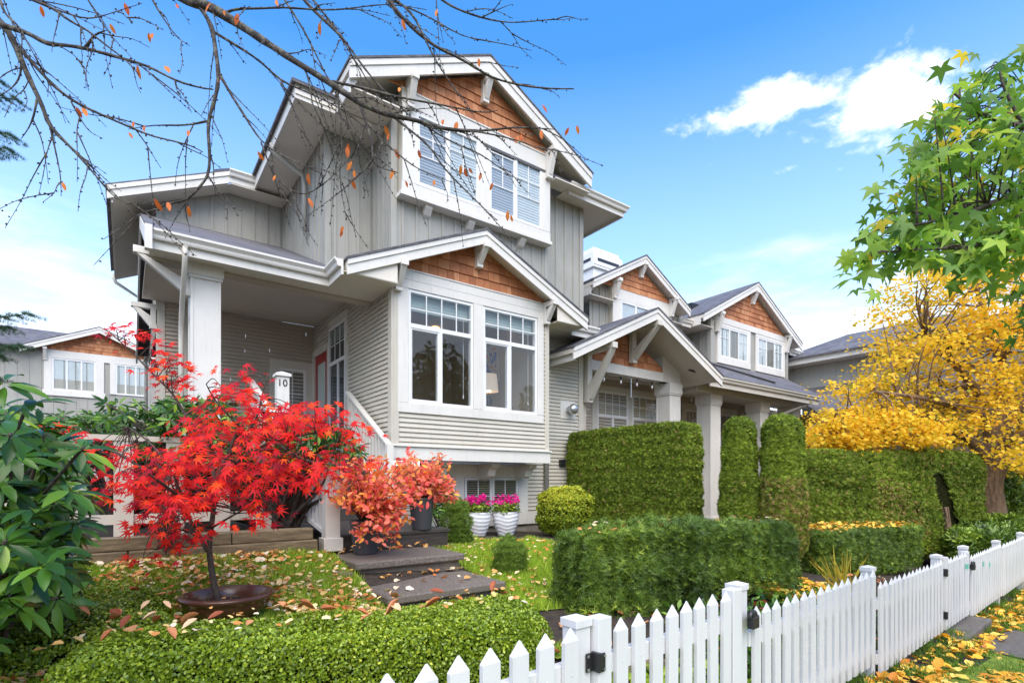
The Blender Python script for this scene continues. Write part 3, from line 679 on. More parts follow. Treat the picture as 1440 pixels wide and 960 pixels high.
# window box and gable above it
mb = MB(tfY(0.35)); mb.box(0.31, 3.43, -0.148, -0.01, 6.36, 8.0); mb.build('window_box', M['siding'], H1)
casing(H1, tfY(0.35), [(0.31, 0.55, 6.53, 7.72), (1.77, 1.98, 6.53, 7.72), (3.22, 3.43, 6.53, 7.72), (0.30, 3.44, 6.36, 6.528), (0.305, 3.435, 7.722, 7.80)])
mb = MB(tfY(0.35)); mb.box(0.27, 3.47, -0.16, 0.06, 6.29, 6.357); mb.build('window_sill', M['trim'], H1, bevel=0.004)
for x in (0.75, 1.60, 2.75): 
    mb = MB(tfY(0.5)); mb.prism([(x, 0.001, 6.12), (x, 0.001, 6.288), (x, 0.15, 6.288), (x, 0.14, 6.24), (x, 0.06, 6.15)], (0.13, 0, 0)); mb.build('corbel', M['trim'], H1, bevel=0.003)
for a, b in ((0.55, 1.77), (1.98, 3.22)):
    c = (a + b) / 2
    window(H1, tfY(0.35), a, b, 6.53, 7.72, mull=[c], screens=[(a + 0.047, c - 0.03)], low_grid=[(a + 0.05, c - 0.03, 7.05, 7.67, 2, 2), (c + 0.03, b - 0.05, 7.05, 7.67, 2, 2), (a + 0.05, c - 0.03, 7.04, 7.06, 1, 2), (c + 0.03, b - 0.05, 7.04, 7.06, 1, 2)],
           back=[(a + 0.04, c, 6.56, 7.69, M['greyblind'], 'pleat'), (c, b - 0.04, 6.56, 7.69, M['blind'], 'pleat')], back_v=0.004)
mb = MB(tfY(0.35)); mb.box(0.30, 3.44, 0.0, 0.036, 7.802, 8.0); mb.box(0.28, 3.46, 0.0, 0.05, 8.002, 8.03); mb.build('frieze_board', M['trim'], H1, bevel=0.003)
shingle_tri('shingles', tfY(0.33), 1.87, 8.03, 1.80, 0.485, H1)
gable(H1, 1.87, 2.5, 7.935, 0.487, 0.10, 5.0, board=0.27)
bracket(H1, tfY(0.33), 0.42, 7.74, 8.16, 0.29, 0.11); bracket(H1, tfY(0.33), 1.87, 8.42, 8.80, 0.30, 0.11); bracket(H1, tfY(0.33), 3.36, 7.58, 8.10, 0.29, 0.11)
# eaves of the main roof
for q in ((3.9, 5.55, 0.33, 0.69, 7.53, 7.55), (4.66, 5.55, 0.69, 8.0, 7.53, 7.549), (-1.24, 0.19, 0.74, 1.34, 7.52, 7.54), (-1.24, -0.61, 1.34, 8.4, 7.52, 7.539), (-0.62, 0.19, 0.16, 0.74, 7.55, 7.57), (3.45, 4.36, 0.16, 0.49, 7.55, 7.57)): MB().box(*q).build('eave_soffit', M['soffit'], H1)
gutter(H1, [(3.95, 0.36, UE - 0.12), (5.55, 0.36, UE - 0.12), (5.55, 8.0, UE - 0.12)], 1)
gutter(H1, [(-1.24, 8.4, UE - 0.13), (-1.24, 0.76, UE - 0.13), (-0.62, 0.76, UE - 0.13), (-0.62, 0.16, UE - 0.13)], -1)
rb = MB()
e = lambda d: UE + 0.01 + 0.48 * d
roof_poly(rb, [(1.87, 0.30, e(0)), (5.62, 0.30, e(0)), (3.0, 2.92, e(2.62)), (1.87, 2.92, e(2.62))]); roof_poly(rb, [(5.62, 0.30, e(0)), (5.62, 8.0, e(0)), (3.0, 5.4, e(2.62)), (3.0, 2.92, e(2.62))])
roof_poly(rb, [(-1.30, 0.70, e(0)), (1.87, 0.70, e(0)), (1.87, 3.3, e(2.6)), (1.30, 3.3, e(2.6))]); roof_poly(rb, [(-1.30, 0.70, e(0)), (1.30, 3.3, e(2.6)), (1.30, 6.0, e(2.6)), (-1.30, 8.4, e(0))])
roof_poly(rb, [(-3.60, 3.9, 6.80), (-1.66, 3.9, 7.71), (-1.66, 8.5, 7.71), (-3.60, 8.5, 6.80)]); roof_poly(rb, [(-1.70, 3.88, 7.715), (-1.0, 3.88, 7.715), (-1.0, 6.0, 8.7), (-1.7, 6.0, 8.7)])
rb.build('roof', M['roof'], H1)
# left wing: rake, eave and soffit
mb = MB()
lz = lambda x: 6.80 + 0.469 * (x + 3.60)
mb.prism([(-3.58, 3.87, lz(-3.58) - 0.05), (-1.69, 3.87, lz(-1.69) - 0.05), (-1.69, 3.87, lz(-1.69) - 0.27), (-3.58, 3.87, lz(-3.58) - 0.27)], (0, 0.04, 0))
mb.prism([(-3.58, 3.85, lz(-3.58) - 0.05), (-1.69, 3.85, lz(-1.69) - 0.05), (-1.69, 3.85, lz(-1.69) - 0.13), (-3.58, 3.85, lz(-3.58) - 0.13)], (0, 0.019, 0))
mb.build('rake_board', M['trim'], H1, bevel=0.003)
gutter(H1, [(-1.69, 3.90, 7.56), (-1.24, 3.90, 7.56)], 1)
gutter(H1, [(-3.52, 8.5, 6.62), (-3.52, 3.92, 6.62)], -1)
mb = MB(); mb.prism([(-3.53, 3.915, 6.55), (-1.66, 3.915, 7.42), (-1.66, 4.29, 7.42), (-3.53, 4.29, 6.55)], (0, 0, 0.02)); mb.build('eave_soffit', M['soffit'], H1)
MB().prism([(-3.53, 4.291, 6.55), (-2.84, 4.291, 6.872), (-2.84, 8.5, 6.872), (-3.53, 8.5, 6.55)], (0, 0, 0.02)).build('eave_soffit', M['soffit'], H1)
MB().box(-1.66, -0.62, 3.875, 4.29, 7.425, 7.44).build('eave_soffit', M['soffit'], H1)
mb = MB(); mb.tube([(-3.58, 8.3, 6.62), (-3.5, 8.35, 6.45), (-2.9, 8.4, 6.1), (-2.9, 8.4, 3.0)], 0.04, 8); mb.build('downpipe', M['trim'], H1, smooth=True)
mb = MB(); mb.tube([(-1.25, 2.3, 7.55), (-1.2, 2.3, 7.40), (-0.72, 2.35, 7.2), (-0.68, 2.35, 7.0), (-0.68, 2.35, 6.2)], 0.045, 8); mb.build('downpipe', M['batten'], H1, smooth=True)
# eave between the bay and the neighbour
gutter(H1, [(3.84, 0.16, 4.66), (4.55, 0.16, 4.66)], 1)
rb = MB(); roof_poly(rb, [(3.0, 0.18, 4.80), (4.60, 0.18, 4.80), (4.60, 0.70, 5.05), (3.0, 0.70, 5.05)], 0.03); rb.build('roof', M['roof'], H1)
MB().box(3.12, 4.62, 0.20, 0.69, 4.60, 4.615).build('eave_soffit', M['soffit'], H1)

# things in the bay room
L = thing('table_lamp', 'lit table lamp with drum shade behind the right bay window', 'lamp', (2.55, 1.30, 2.2))
px_, py_ = 2.50, 1.10
MB().lathe([(0.20, 3.42), (0.165, 3.76), (0.16, 3.76), (0.195, 3.42)], (px_, py_, 0), 24).build('lamp_shade', M['shade'], L, smooth=True)
MB().lathe([(0.001, 3.40), (0.06, 3.42), (0.001, 3.50)], (px_, py_, 0), 10).build('bulb', M['lamp'], L)
MB().lathe([(0.001, 2.95), (0.09, 2.95), (0.10, 3.0), (0.05, 3.1), (0.08, 3.25), (0.02, 3.36), (0.02, 3.42), (0.001, 3.42)], (px_, py_, 0), 16).build('lamp_base', M['black'], L, smooth=True)
t = MB(); t.box(2.1, 2.95, 0.85, 1.40, 2.90, 2.948)
for x in (2.15, 2.85):
    for y in (0.9, 1.3): t.box(x, x + 0.05, y, y + 0.05, 2.2, 2.899)
tag(t.build('side_table', M['deck'], None), 'dark side table holding the lit lamp inside the bay', 'table')
pic = thing('painting', 'blue and orange abstract painting on the wall seen through the right bay window', 'painting', (3.05, 2.0, 4.0))
MB().box(3.035, 3.065, 1.55, 2.35, 3.75, 4.55).build('frame', M['vinyl'], pic)
m_, nt_, b_ = nodes_of('abstract_paint'); n_ = noise(nt_, 4.5, 3); r_ = ramp(nt_, [(0.35, (0.05, 0.12, 0.6)), (0.5, (0.75, 0.72, 0.68)), (0.6, (0.75, 0.30, 0.06))], 'CONSTANT'); nt_.links.new(n_.outputs[0], r_.inputs[0]); nt_.links.new(r_.outputs[0], b_.inputs['Base Color'])
MB().face([(3.032, 1.6, 3.8), (3.032, 2.3, 3.8), (3.032, 2.3, 4.5), (3.032, 1.6, 4.5)]).build('canvas', m_, pic)

# ================================================================== UNIT 2
H2 = thing('townhouse', 'middle townhouse with open porch gable, square white column and white chimney', 'house', (7.5, 3, 0.5))
lap_wall('porch_wall', tfY(1.8), 4.70, 9.4, 0.5, 4.25, H2, M['porch_wall'])
MB().box(4.71, 4.80, 0.72, 1.79, 0.5, 4.6).build('porch_side_wall', M['porch_wall'], H2)
casing(H2, tfY(1.8), [(6.03, 6.20, 2.2, 3.92), (7.33, 7.50, 2.2, 3.92), (8.63, 8.78, 2.2, 3.92), (6.03, 8.78, 3.92, 4.06), (6.03, 8.78, 2.06, 2.2)], M['trim_warm'])
for a, b in ((6.20, 7.33), (7.50, 8.63)):
    c = (a + b) / 2
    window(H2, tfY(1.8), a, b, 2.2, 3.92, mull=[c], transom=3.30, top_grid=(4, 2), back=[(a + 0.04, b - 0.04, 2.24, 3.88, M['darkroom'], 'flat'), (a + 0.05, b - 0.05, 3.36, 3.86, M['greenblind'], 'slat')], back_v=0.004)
mb = MB(); mb.box(4.70, 7.62, 0.70, 0.92, 4.10, 4.32); mb.build('porch_beam', M['trim'], H2, bevel=0.004)
shingle_tri('shingles', tfY(0.72), 6.12, 4.32, 1.50, 0.50, H2)
mb = MB(); mb.box(7.40, 8.10, 0.69, 1.1, 4.10, 4.75); mb.build('beam_block', M['trim_warm'], H2, bevel=0.004)
column(H2, 7.645, 8.05, 0.68, 1.08, 0.6, 4.10)
mb = MB(); mb.box(4.72, 9.5, 0.93, 1.79, 4.23, 4.25); mb.build('porch_ceiling', M['soffit'], H2)
gable(H2, 6.13, 2.49, 4.26, 0.485, -0.15, 2.9, board=0.235, soffit=0.14)
bracket(H2, tfY(0.70), 4.78, 3.38, 4.50, 0.86, 0.13, M['trim_warm'], 0.12, 0.15, 0.13); bracket(H2, tfY(0.68), 6.20, 4.42, 5.20, 0.86, 0.13, M['trim_warm'], 0.12, 0.13, 0.12)
gutter(H2, [(3.70, 0.75, 4.10), (3.70, -0.10, 4.10)], -1)
mb = MB(); mb.tube([(8.02, -0.9 + 1.7, 4.0)] * 1 + [(8.02, 0.8, 3.9)], 0.01, 4)
# festoon lights under the beam
wire = [(4.9 + 0.28 * i, 0.82, 4.08 - 0.05 * (i % 2)) for i in range(10)]
sl = thing('string_lights', 'string of small hanging bulbs under the porch gable beam of the middle townhouse', 'string lights', wire[0])
MB().tube(wire, 0.006, 5).build('wire', M['black'], sl)
for x, y, z in wire[0:9:2]:
    b = MB(); b.lathe([(0.001, 0.0), (0.018, -0.01), (0.018, -0.06), (0.012, -0.08)], (x, y, z), 8); s = b.build('socket', M['black'], sl)
    MB().lathe([(0.014, -0.08), (0.03, -0.12), (0.02, -0.16), (0.001, -0.17)], (x, y, z), 10).build('bulb', M['vinyl'], s, smooth=True)
tag(MB().tube([(6.35, 0.8, 4.09), (6.35, 0.8, 3.62)], 0.012, 6).build('wind_chime', M['metal'], None), 'thin metal wind chime tube hanging from the porch gable beam', 'wind chime')
# upper floor of unit 2
U2 = 2.6
batten_wall('upper_wall', tfY(U2 + 0.15), 6.9, 11.0, 4.0, 7.1, H2, M['batten'])
batten_wall('upper_wall', tfX(7.05), U2 + 0.15, 7.0, 4.0, 7.0, H2, M['batten'])
batten_wall('upper_wall', tfY(4.4), 10.2, 12.4, 4.5, 6.9, H2, M['batten'])
mb = MB(tfY(U2)); mb.box(7.62, 10.2, -0.148, -0.01, 5.6, 7.1); mb.build('window_box', M['siding'], H2)
casing(H2, tfY(U2), [(7.62, 7.95, 5.6, 6.72), (9.85, 10.2, 5.6, 6.72), (7.62, 10.2, 6.722, 6.86)])
window(H2, tfY(U2), 7.95, 9.85, 5.5, 6.72, mull=[8.58, 9.22], back=[(7.99, 9.81, 5.54, 6.68, M['blind'], 'pleat')], back_v=0.004)
mb = MB(tfY(U2)); mb.box(7.60, 10.22, 0.0, 0.036, 6.862, 7.05); mb.build('frieze_board', M['trim'], H2)
shingle_tri('shingles', tfY(U2 - 0.02), 8.74, 7.05, 1.55, 0.52, H2)
gable(H2, 8.735, 2.10, 6.99, 0.545, 2.33, 6.5, board=0.215)
for u, a, b in ((7.66, 6.75, 7.22), (8.74, 7.56, 7.92), (10.14, 6.70, 7.2)): bracket(H2, tfY(U2 - 0.02), u, a, b, 0.30, 0.11)
gutter(H2, [(6.64, 5.5, 6.72), (6.64, 2.45, 6.72)], -1); gutter(H2, [(10.75, 2.60, 6.62), (11.2, 2.60, 6.62)], 1)
mb = MB(); mb.box(6.66, 7.6, 2.45, 6.0, 6.60, 6.62); mb.box(10.2, 11.3, 2.6, 4.4, 6.56, 6.58); mb.build('eave_soffit', M['soffit'], H2)
gutter(H2, [(10.4, 3.9, 6.70), (12.4, 3.9, 6.70)], 1)
ch = MB(); ch.box(8.9, 10.1, 4.6, 5.7, 7.2, 8.55); ch.box(8.82, 10.18, 4.52, 5.78, 8.55, 9.05); ch.box(8.86, 10.14, 4.56, 5.74, 9.052, 9.10)
co = ch.build('chimney', M['vinyl'], H2, bevel=0.01)
mb = MB(); mb.prism([(8.90, 4.60, 9.101), (10.10, 4.60, 9.101), (10.10, 5.7, 9.101), (8.90, 5.7, 9.101)], (0, 0, 0.12)); mb.prism([(9.15, 4.85, 9.222), (9.85, 4.85, 9.222), (9.85, 5.45, 9.222), (9.15, 5.45, 9.222)], (0, 0, 0.1)); mb.build('chimney_cap', M['vinyl'], co, bevel=0.03)
mb = MB(); mb.box(9.0, 10.0, 4.512, 4.518, 8.76, 8.86); mb.box(8.812, 8.818, 4.65, 5.65, 8.76, 8.86); mb.box(8.812, 10.18, 4.514, 4.517, 8.62, 8.632); mb.build('flue_slot', M['black'], co)

# ================================================================== UNIT 3
H3 = thing('townhouse', 'far townhouse of the row with wide twin-window dormer above a colonnaded porch', 'house', (13, 3, 0.4))
D3 = 2.4
lap_wall('porch_wall', tfY(2.6), 9.4, 18.6, 0.4, 4.3, H3, M['porch_wall'])
for a, b in ((10.9, 11.7), (12.1, 13.6)):
    casing(H3, tfY(2.6), [(a - 0.2, a, 1.6, 3.9), (b, b + 0.2, 1.6, 3.9), (a - 0.2, b + 0.2, 3.9, 4.1)], M['trim_warm'])
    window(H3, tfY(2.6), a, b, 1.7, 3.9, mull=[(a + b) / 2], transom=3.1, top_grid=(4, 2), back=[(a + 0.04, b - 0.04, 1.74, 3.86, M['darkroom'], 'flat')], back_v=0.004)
MB().box(8.3, 9.68, 2.0, 2.5, 1.0, 3.4).build('porch_screen', M['soffit'], H3)
for x in (9.68, 12.25, 14.2): column(H3, x, x + 0.45, 0.88, 1.30, 0.4, 4.05)
mb = MB(); mb.box(8.9, 15.0, 0.80, 1.36, 4.051, 4.28); mb.build('porch_beam', M['trim_warm'], H3)
mb = MB(); mb.box(8.3, 15.2, 0.40, 2.59, 4.285, 4.30); mb.build('porch_ceiling', M['soffit'], H3)
gutter(H3, [(8.9, 0.40, 4.25), (14.9, 0.40, 4.25)], 1, 0.14, M['trim_warm'])
rb = MB(); q3 = lambda y: 4.39 + 0.53 * (y - 0.28)
roof_poly(rb, [(8.0, 0.28, q3(0.28)), (15.0, 0.28, q3(0.28)), (17.2, 2.75, q3(2.75)), (8.0, 2.75, q3(2.75))]); rb.build('porch_roof', M['roof'], H3)
rb = MB(); rb.prism([(10.6, 2.0, q3(2.0) + 0.005), (12.9, 0.75, q3(0.75) + 0.005), (12.9, 0.82, q3(0.82) + 0.005), (10.6, 2.12, q3(2.12) + 0.005)], (0, 0, 0.06)); rb.build('valley_flashing', M['black'], H3)
batten_wall('upper_wall', tfY(D3), 12.0, 16.9, 5.2, 7.0, H3, M['batten'])
batten_wall('upper_wall', tfX(12.0), D3, 6.0, 5.0, 6.9, H3, M['batten'])
for q in ((11.96, 12.12), (16.80, 16.96)): MB().box(q[0], q[1], D3 - 0.03, D3 + 0.1, 5.2, 6.9).build('corner_board', M['batten'], H3)
for a, b in ((12.32, 14.30), (14.66, 16.68)):
    casing(H3, tfY(D3), [(a, a + 0.16, 5.75, 6.74), (b - 0.16, b, 5.75, 6.74), (a - 0.01, b + 0.01, 5.53, 5.748), (a - 0.01, b + 0.01, 6.742, 6.85)], v=0.05)
    c1, c2 = a + 0.16 + (b - a - 0.32) / 3, a + 0.16 + 2 * (b - a - 0.32) / 3
    window(H3, tfY(D3), a + 0.16, b - 0.16, 5.75, 6.74, mull=[c1, c2], low_grid=[(a + 0.2, c1 - 0.03, 6.1, 6.70, 2, 2), (c2 + 0.03, b - 0.2, 6.1, 6.70, 2, 2)],
           back=[(a + 0.2, c1, 5.79, 6.70, M['blind'], 'fold'), (c1, c2, 5.79, 6.70, M['porch_wall'], 'slat'), (c2, b - 0.2, 5.79, 6.70, M['blind'], 'fold')], back_v=0.004)
mb = MB(tfY(D3)); mb.box(12.2, 16.75, 0.001, 0.06, 6.855, 7.05); mb.build('frieze_board', M['trim'], H3)
shingle_tri('shingles', tfY(D3 - 0.02), 14.40, 7.05, 2.38, 0.52, H3, course=0.168)
gable(H3, 14.38, 3.15, 6.90, 0.52, 2.12, 7.5, board=0.24)
for u, a, b in ((12.28, 6.55, 7.12), (14.38, 7.85, 8.25), (16.72, 6.5, 7.1)): bracket(H3, tfY(D3 - 0.02), u, a, b, 0.30, 0.13)
gutter(H3, [(11.22, 6.0, 6.66), (11.22, 2.25, 6.66)], -1); gutter(H3, [(17.3, 2.5, 6.6), (18.2, 2.5, 6.6)], 1)
mb = MB(); mb.box(11.24, 12.0, 2.3, 6.0, 6.58, 6.60); mb.box(16.95, 18.2, 2.52, 6.0, 6.58, 6.60); mb.build('eave_soffit', M['soffit'], H3)
rb = MB(); rb.box(12.7, 13.15, 3.6, 4.0, 7.72, 7.90); rb.build('roof_vent', M['black'], H3)
mb = MB(); mb.tube([(14.4, 0.36, 4.2), (14.3, 0.45, 4.1), (13.2, 0.80, 3.7), (13.0, 0.82, 3.5), (13.0, 0.82, 0.8)], 0.05, 8); mb.build('downpipe', M['pole'], H3, smooth=True)

# ================================================================== UNIT 4: wing reaching forward, half behind the yellow tree
H4 = thing('townhouse', 'forward wing of the last townhouse, grey shingled roof half hidden by the yellow tree', 'house', (21, -1, 0.2))
batten_wall('upper_wall', tfX(18.0), -4.0, 3.5, 4.6, 6.25, H4, M['batten'])
lap_wall('lower_wall', tfX(18.6), -4.2, 2.62, -0.2, 5.0, H4, M['siding'], row=0.12)
lap_wall('front_wall', tfY(-1.2), 18.6, 27.0, -0.2, 4.5, H4, M['siding'], row=0.12)
gutter(H4, [(17.4, 3.4, 6.20), (17.4, -4.0, 6.20)], -1)
rb = MB(); roof_poly(rb, [(17.3, 3.4, 6.33), (17.3, -4.2, 6.33), (20.2, -1.6, 7.55), (20.2, 1.6, 7.55)]); roof_poly(rb, [(17.3, 3.4, 6.33), (20.2, 1.6, 7.55), (26, 1.6, 7.55), (26, 6, 6.3)]); roof_poly(rb, [(17.3, -4.2, 6.33), (26, -4.2, 6.33), (26, -1.6, 7.55), (20.2, -1.6, 7.55)])
roof_poly(rb, [(15.3, 0.6, 3.95), (15.3, -4.4, 3.95), (18.05, -4.4, 5.25), (18.05, 3.0, 5.25)]); rb.build('roof', M['roof'], H4)
MB().box(17.42, 18.0, -4.0, 3.4, 6.08, 6.10).build('eave_soffit', M['soffit'], H4)
for a, b in ((20.2, 22.0), (23.2, 25.0)):
    casing(H4, tfY(-1.2), [(a - 0.18, a, 1.7, 3.5), (b, b + 0.18, 1.7, 3.5), (a - 0.18, b + 0.18, 3.5, 3.7), (a - 0.18, b + 0.18, 1.5, 1.7)])
    window(H4, tfY(-1.2), a, b, 1.7, 3.5, mull=[(a + b) / 2], low_grid=[(a + .05, b - .05, 1.75, 3.45, 6, 3)], back=[(a + 0.04, b - 0.04, 1.74, 3.46, M['porch_wall'], 'slat')], back_v=0.004)

# ================================================================== house behind on the left
Y5 = 23.5
H5 = thing('house', 'distant grey house with orange shingled gable, seen left behind the shrubs', 'house', (-5, 26, 0.8))
batten_wall('front_wall', tfY(Y5 + 0.3), -10.5, -2.0, 1.0, 7.6, H5, M['batten'], step=0.4)
casing(H5, tfY(Y5 + 0.3), [(-6.25, -5.98, 5.75, 7.20), (-4.42, -4.12, 5.75, 7.20), (-6.3, -4.07, 5.5, 5.75), (-6.3, -2.3, 7.2, 7.55), (-3.9, -3.7, 5.75, 7.2)], v=0.06)
for a, b in ((-5.98, -4.42), (-3.7, -2.5)):
    window(H5, tfY(Y5 + 0.3), a, b, 5.75, 7.2, mull=[a + (b - a) / 3, a + 2 * (b - a) / 3], fw=0.07, back=[(a + .06, b - .06, 6.25, 7.15, M['blind'], 'pleat'), (a + .06, b - .06, 5.8, 6.25, M['porch_wall'], 'flat')], back_v=0.006)
shingle_tri('shingles', tfY(Y5 + 0.27), -4.28, 7.55, 2.2, 0.46, H5)
gable(H5, -4.28, 2.75, 7.55, 0.45, Y5 - 0.1, Y5 + 7, board=0.26)
rb = MB(); roof_poly(rb, [(-11, Y5 - 0.2, 7.5), (-6.6, Y5 - 0.2, 7.5), (-5.0, Y5 + 3.2, 9.0), (-9, Y5 + 3.2, 9.0)]); rb.build('roof', M['roof'], H5)
bracket(H5, tfY(Y5 + 0.3), -6.2, 7.1, 7.6, 0.35, 0.13)
# ================================================================== ground, lawns, paths
xs = np.unique(np.concatenate([np.linspace(-400, -12, 14), np.arange(-12, 30, 0.3), np.linspace(30, 400, 14)]))
ys = np.unique(np.concatenate([np.linspace(-400, -16, 14), np.arange(-16, 12, 0.3), np.linspace(12, 400, 14)]))
gx, gy = np.meshgrid(xs, ys, indexing='ij')
def bumpy(x, y): return 0.02 * np.sin(2.3 * x + 1.1 * y) + 0.015 * np.sin(5.1 * y - 3.2 * x) + 0.008 * np.sin(9 * x) * np.cos(8 * y)
gz = ground_z(gx, gy) + bumpy(gx, gy) * 0.6 - 0.02
idx = np.arange(gx.size).reshape(gx.shape)
F = np.stack([idx[:-1, :-1], idx[1:, :-1], idx[1:, 1:], idx[:-1, 1:]], -1).reshape(-1, 4)
tag(np_mesh('ground', np.stack([gx, gy, gz], -1).reshape(-1, 3), F, M['soil'], None, None, True), kind='structure')

def patch(name, inside, step, x0, x1, y0, y1, mat, lift, kind='structure'):
    X, Y = np.meshgrid(np.arange(x0, x1 + step, step), np.arange(y0, y1 + step, step), indexing='ij')
    Z = ground_z(X, Y) + bumpy(X, Y) * 0.6 - 0.02 + lift
    ix = np.arange(X.size).reshape(X.shape)
    cx, cy = (X[:-1, :-1] + step / 2), (Y[:-1, :-1] + step / 2); m = inside(cx, cy)
    F = np.stack([ix[:-1, :-1], ix[1:, :-1], ix[1:, 1:], ix[:-1, 1:]], -1)[m]
    V = np.stack([X, Y, Z], -1).reshape(-1, 3)
    u, inv = np.unique(F.ravel(), return_inverse=True)
    return tag(np_mesh(name, V[u], inv.reshape(-1, 4), mat, None, None, True), kind=kind)

def lawn_in(x, y):
    s, v = fence_sv(x, y)
    left = (x > -4.6) & (x < -1.70) & (y < -2.40) & (v > 1.25)
    mid = (x >= -1.70) & ~((x > -0.9) & (y < -4.15)) & ~((x < -0.5) & (y > -3.85)) & (x < 1.9) & (y < -0.35) & (v > 1.0 + 0.18 * np.sin(3 * x)) & ~((y > -1.2 + 0.2 * np.sin(4 * x)) & (x > 0.9))
    return left | mid
def strip_in(x, y):
    s, v = fence_sv(x, y)
    return (v < -0.32 - 0.05 * np.sin(4 * s)) & (v > -2.6) & (s > -3) & ~((s > 7.2) & (s < 8.75))
def far_lawn_in(x, y):
    s, v = fence_sv(x, y); return (v > 0.9) & (v < 2.2) & (s > 6.0) & (s < 7.9)
patch('lawn', lawn_in, 0.15, -4.8, 2.1, -7, -0.2, M['lawn'], 0.012)
patch('grass_strip', strip_in, 0.25, -8, 26, -11, -5.2, M['lawn'], 0.012)
patch('lawn', far_lawn_in, 0.15, 1, 8, -6.2, -2.5, M['lawn'], 0.012)
def path_in(x, y):
    s, v = fence_sv(x, y); return (s > 7.15) & (s < 8.8) & (v < -0.10) & (v > -2.8)
patch('path', path_in, 0.1, 2, 7, -11, -5.5, M['slab'], 0.016)
def walk_in(x, y):
    s, v = fence_sv(x, y); return (v < -2.5) & (v > -4.6)
patch('sidewalk', walk_in, 0.4, -30, 40, -15, -7.0, M['slab'], 0.02)

def blades(name, inside, n, box, mat, h0, h1, label, lift=0.0):
    out = []
    while sum(map(len, out)) < n:
        x = rng.uniform(box[0], box[1], n); y = rng.uniform(box[2], box[3], n); m = inside(x, y); out.append(np.stack([x[m], y[m]], -1))
    p = np.concatenate(out)[:n]; z = ground_z(p[:, 0], p[:, 1]) + bumpy(p[:, 0], p[:, 1]) * 0.6 - 0.015 + lift
    clump = 0.5 + 0.5 * np.sin(p[:, 0] * 7 + 2 * np.sin(p[:, 1] * 5)) * np.cos(p[:, 1] * 6)
    dr = np.stack([rng.normal(0, 0.45, n), rng.normal(0, 0.45, n), np.ones(n)], -1); nor = rdir(n); nor[:, 2] *= 0.2
    return tag(leaves(name, T_BLADE, np.column_stack([p, z]), nor, dr, rng.uniform(h0, h1, n) * (0.5 + 0.5 * clump), mat, None, np.clip(rng.normal(0.45, 0.2, n) + 0.25 * (clump - 0.5), 0, 1)), label=label, kind='stuff')
blades('grass', lawn_in, 75000, (-4.8, 2.1, -6.6, -0.3), M['grass'], 0.05, 0.11, 'short bright green lawn grass around the steps')
blades('grass', lambda x, y: strip_in(x, y) & (fence_sv(x, y)[0] > 3.5), 60000, (0, 18, -10.5, -5.2), M['darkgrass'], 0.04, 0.08, 'mown dark green grass strip on the street side of the fence')
blades('grass', far_lawn_in, 6000, (1, 8, -6.2, -2.5), M['grass'], 0.04, 0.08, 'small patch of grass between the two yew hedges')
def edge_in(x, y):
    s, v = fence_sv(x, y); return (v > -0.34) & (v < 0.12) & (s > 3) & (s < 14) & (np.sin(s * 7) + np.sin(s * 3.1) > -0.6)
blades('weeds', edge_in, 5000, (-1, 12, -6.8, -5.0), M['darkgrass'], 0.05, 0.16, 'weeds and long grass along the foot of the picket fence')

def strew(name, pts, size, mat, label, tpl=T_CURL, tint=None, tilt=0.35):
    n = len(pts); nor = np.stack([rng.normal(0, tilt, n), rng.normal(0, tilt, n), np.ones(n)], -1)
    return tag(leaves(name, tpl, pts, nor, rdir(n), rng.uniform(size[0], size[1], n), mat, None, tint), label=label, kind='stuff')
def on_ground(n, inside, box, lift=0.03, dens=None):
    out = np.zeros((0, 2))
    while len(out) < n:
        x = rng.uniform(box[0], box[1], 3 * n); y = rng.uniform(box[2], box[3], 3 * n); m = inside(x, y)
        if dens is not None: m &= rng.random(len(x)) < dens(x, y)
        out = np.concatenate([out, np.stack([x[m], y[m]], -1)])
    p = out[:n]; return np.column_stack([p, ground_z(p[:, 0], p[:, 1]) + bumpy(p[:, 0], p[:, 1]) * 0.6 + lift])
strew('fallen_leaves', on_ground(4600, lawn_in, (-4.6, 1.9, -6.5, -0.4), 0.035, lambda x, y: np.where(x < -1.3, 0.95, 0.20) * (0.35 + 0.65 * (np.sin(3.1 * x + 1) * np.sin(2.7 * y) > -0.2))), (0.025, 0.06), M['fallen'], 'small pale and orange fallen leaves scattered over the front lawn')
strew('fallen_leaves', on_ground(1500, lambda x, y: strip_in(x, y) & (fence_sv(x, y)[1] > -2.2), (1.5, 9, -9.5, -5.2), 0.035, lambda x, y: 0.05 + 0.95 * (np.sin(2.6 * fence_sv(x, y)[0] + 1.5 * fence_sv(x, y)[1]) > 0.25) * (fence_sv(x, y)[1] < -0.55)), (0.04, 0.085), M['yellowfallen'], 'drifts of yellow leaves on the street grass strip', T_GUM, tilt=0.2)
strew('fallen_leaves', on_ground(900, lambda x, y: (fence_sv(x, y)[1] > -0.42) & (fence_sv(x, y)[1] < -0.02) & (fence_sv(x, y)[0] > 3), (0, 13, -7.2, -5.2), 0.02), (0.05, 0.10), M['yellowfallen'], 'yellow and orange leaves caught along the foot of the fence', T_CURL)
strew('fallen_leaves', on_ground(350, far_lawn_in, (1, 8, -6.2, -2.5), 0.03), (0.05, 0.09), M['yellowfallen'], 'yellow leaves on the grass between the yew hedges')
strew('fallen_leaves', on_ground(260, lambda x, y: (fence_sv(x, y)[1] > 0.2) & (fence_sv(x, y)[1] < 1.5) & (fence_sv(x, y)[0] > 1.5), (-2, 6, -6, -4), 0.02), (0.04, 0.08), M['brownleaf'], 'brown leaves on the dark bed inside the gate')
strew('fallen_leaves', on_ground(26, path_in, (2.5, 7, -9, -5.6), 0.02), (0.05, 0.10), M['fallen'], 'a few pale leaves lying on the path slab', T_OVAL)

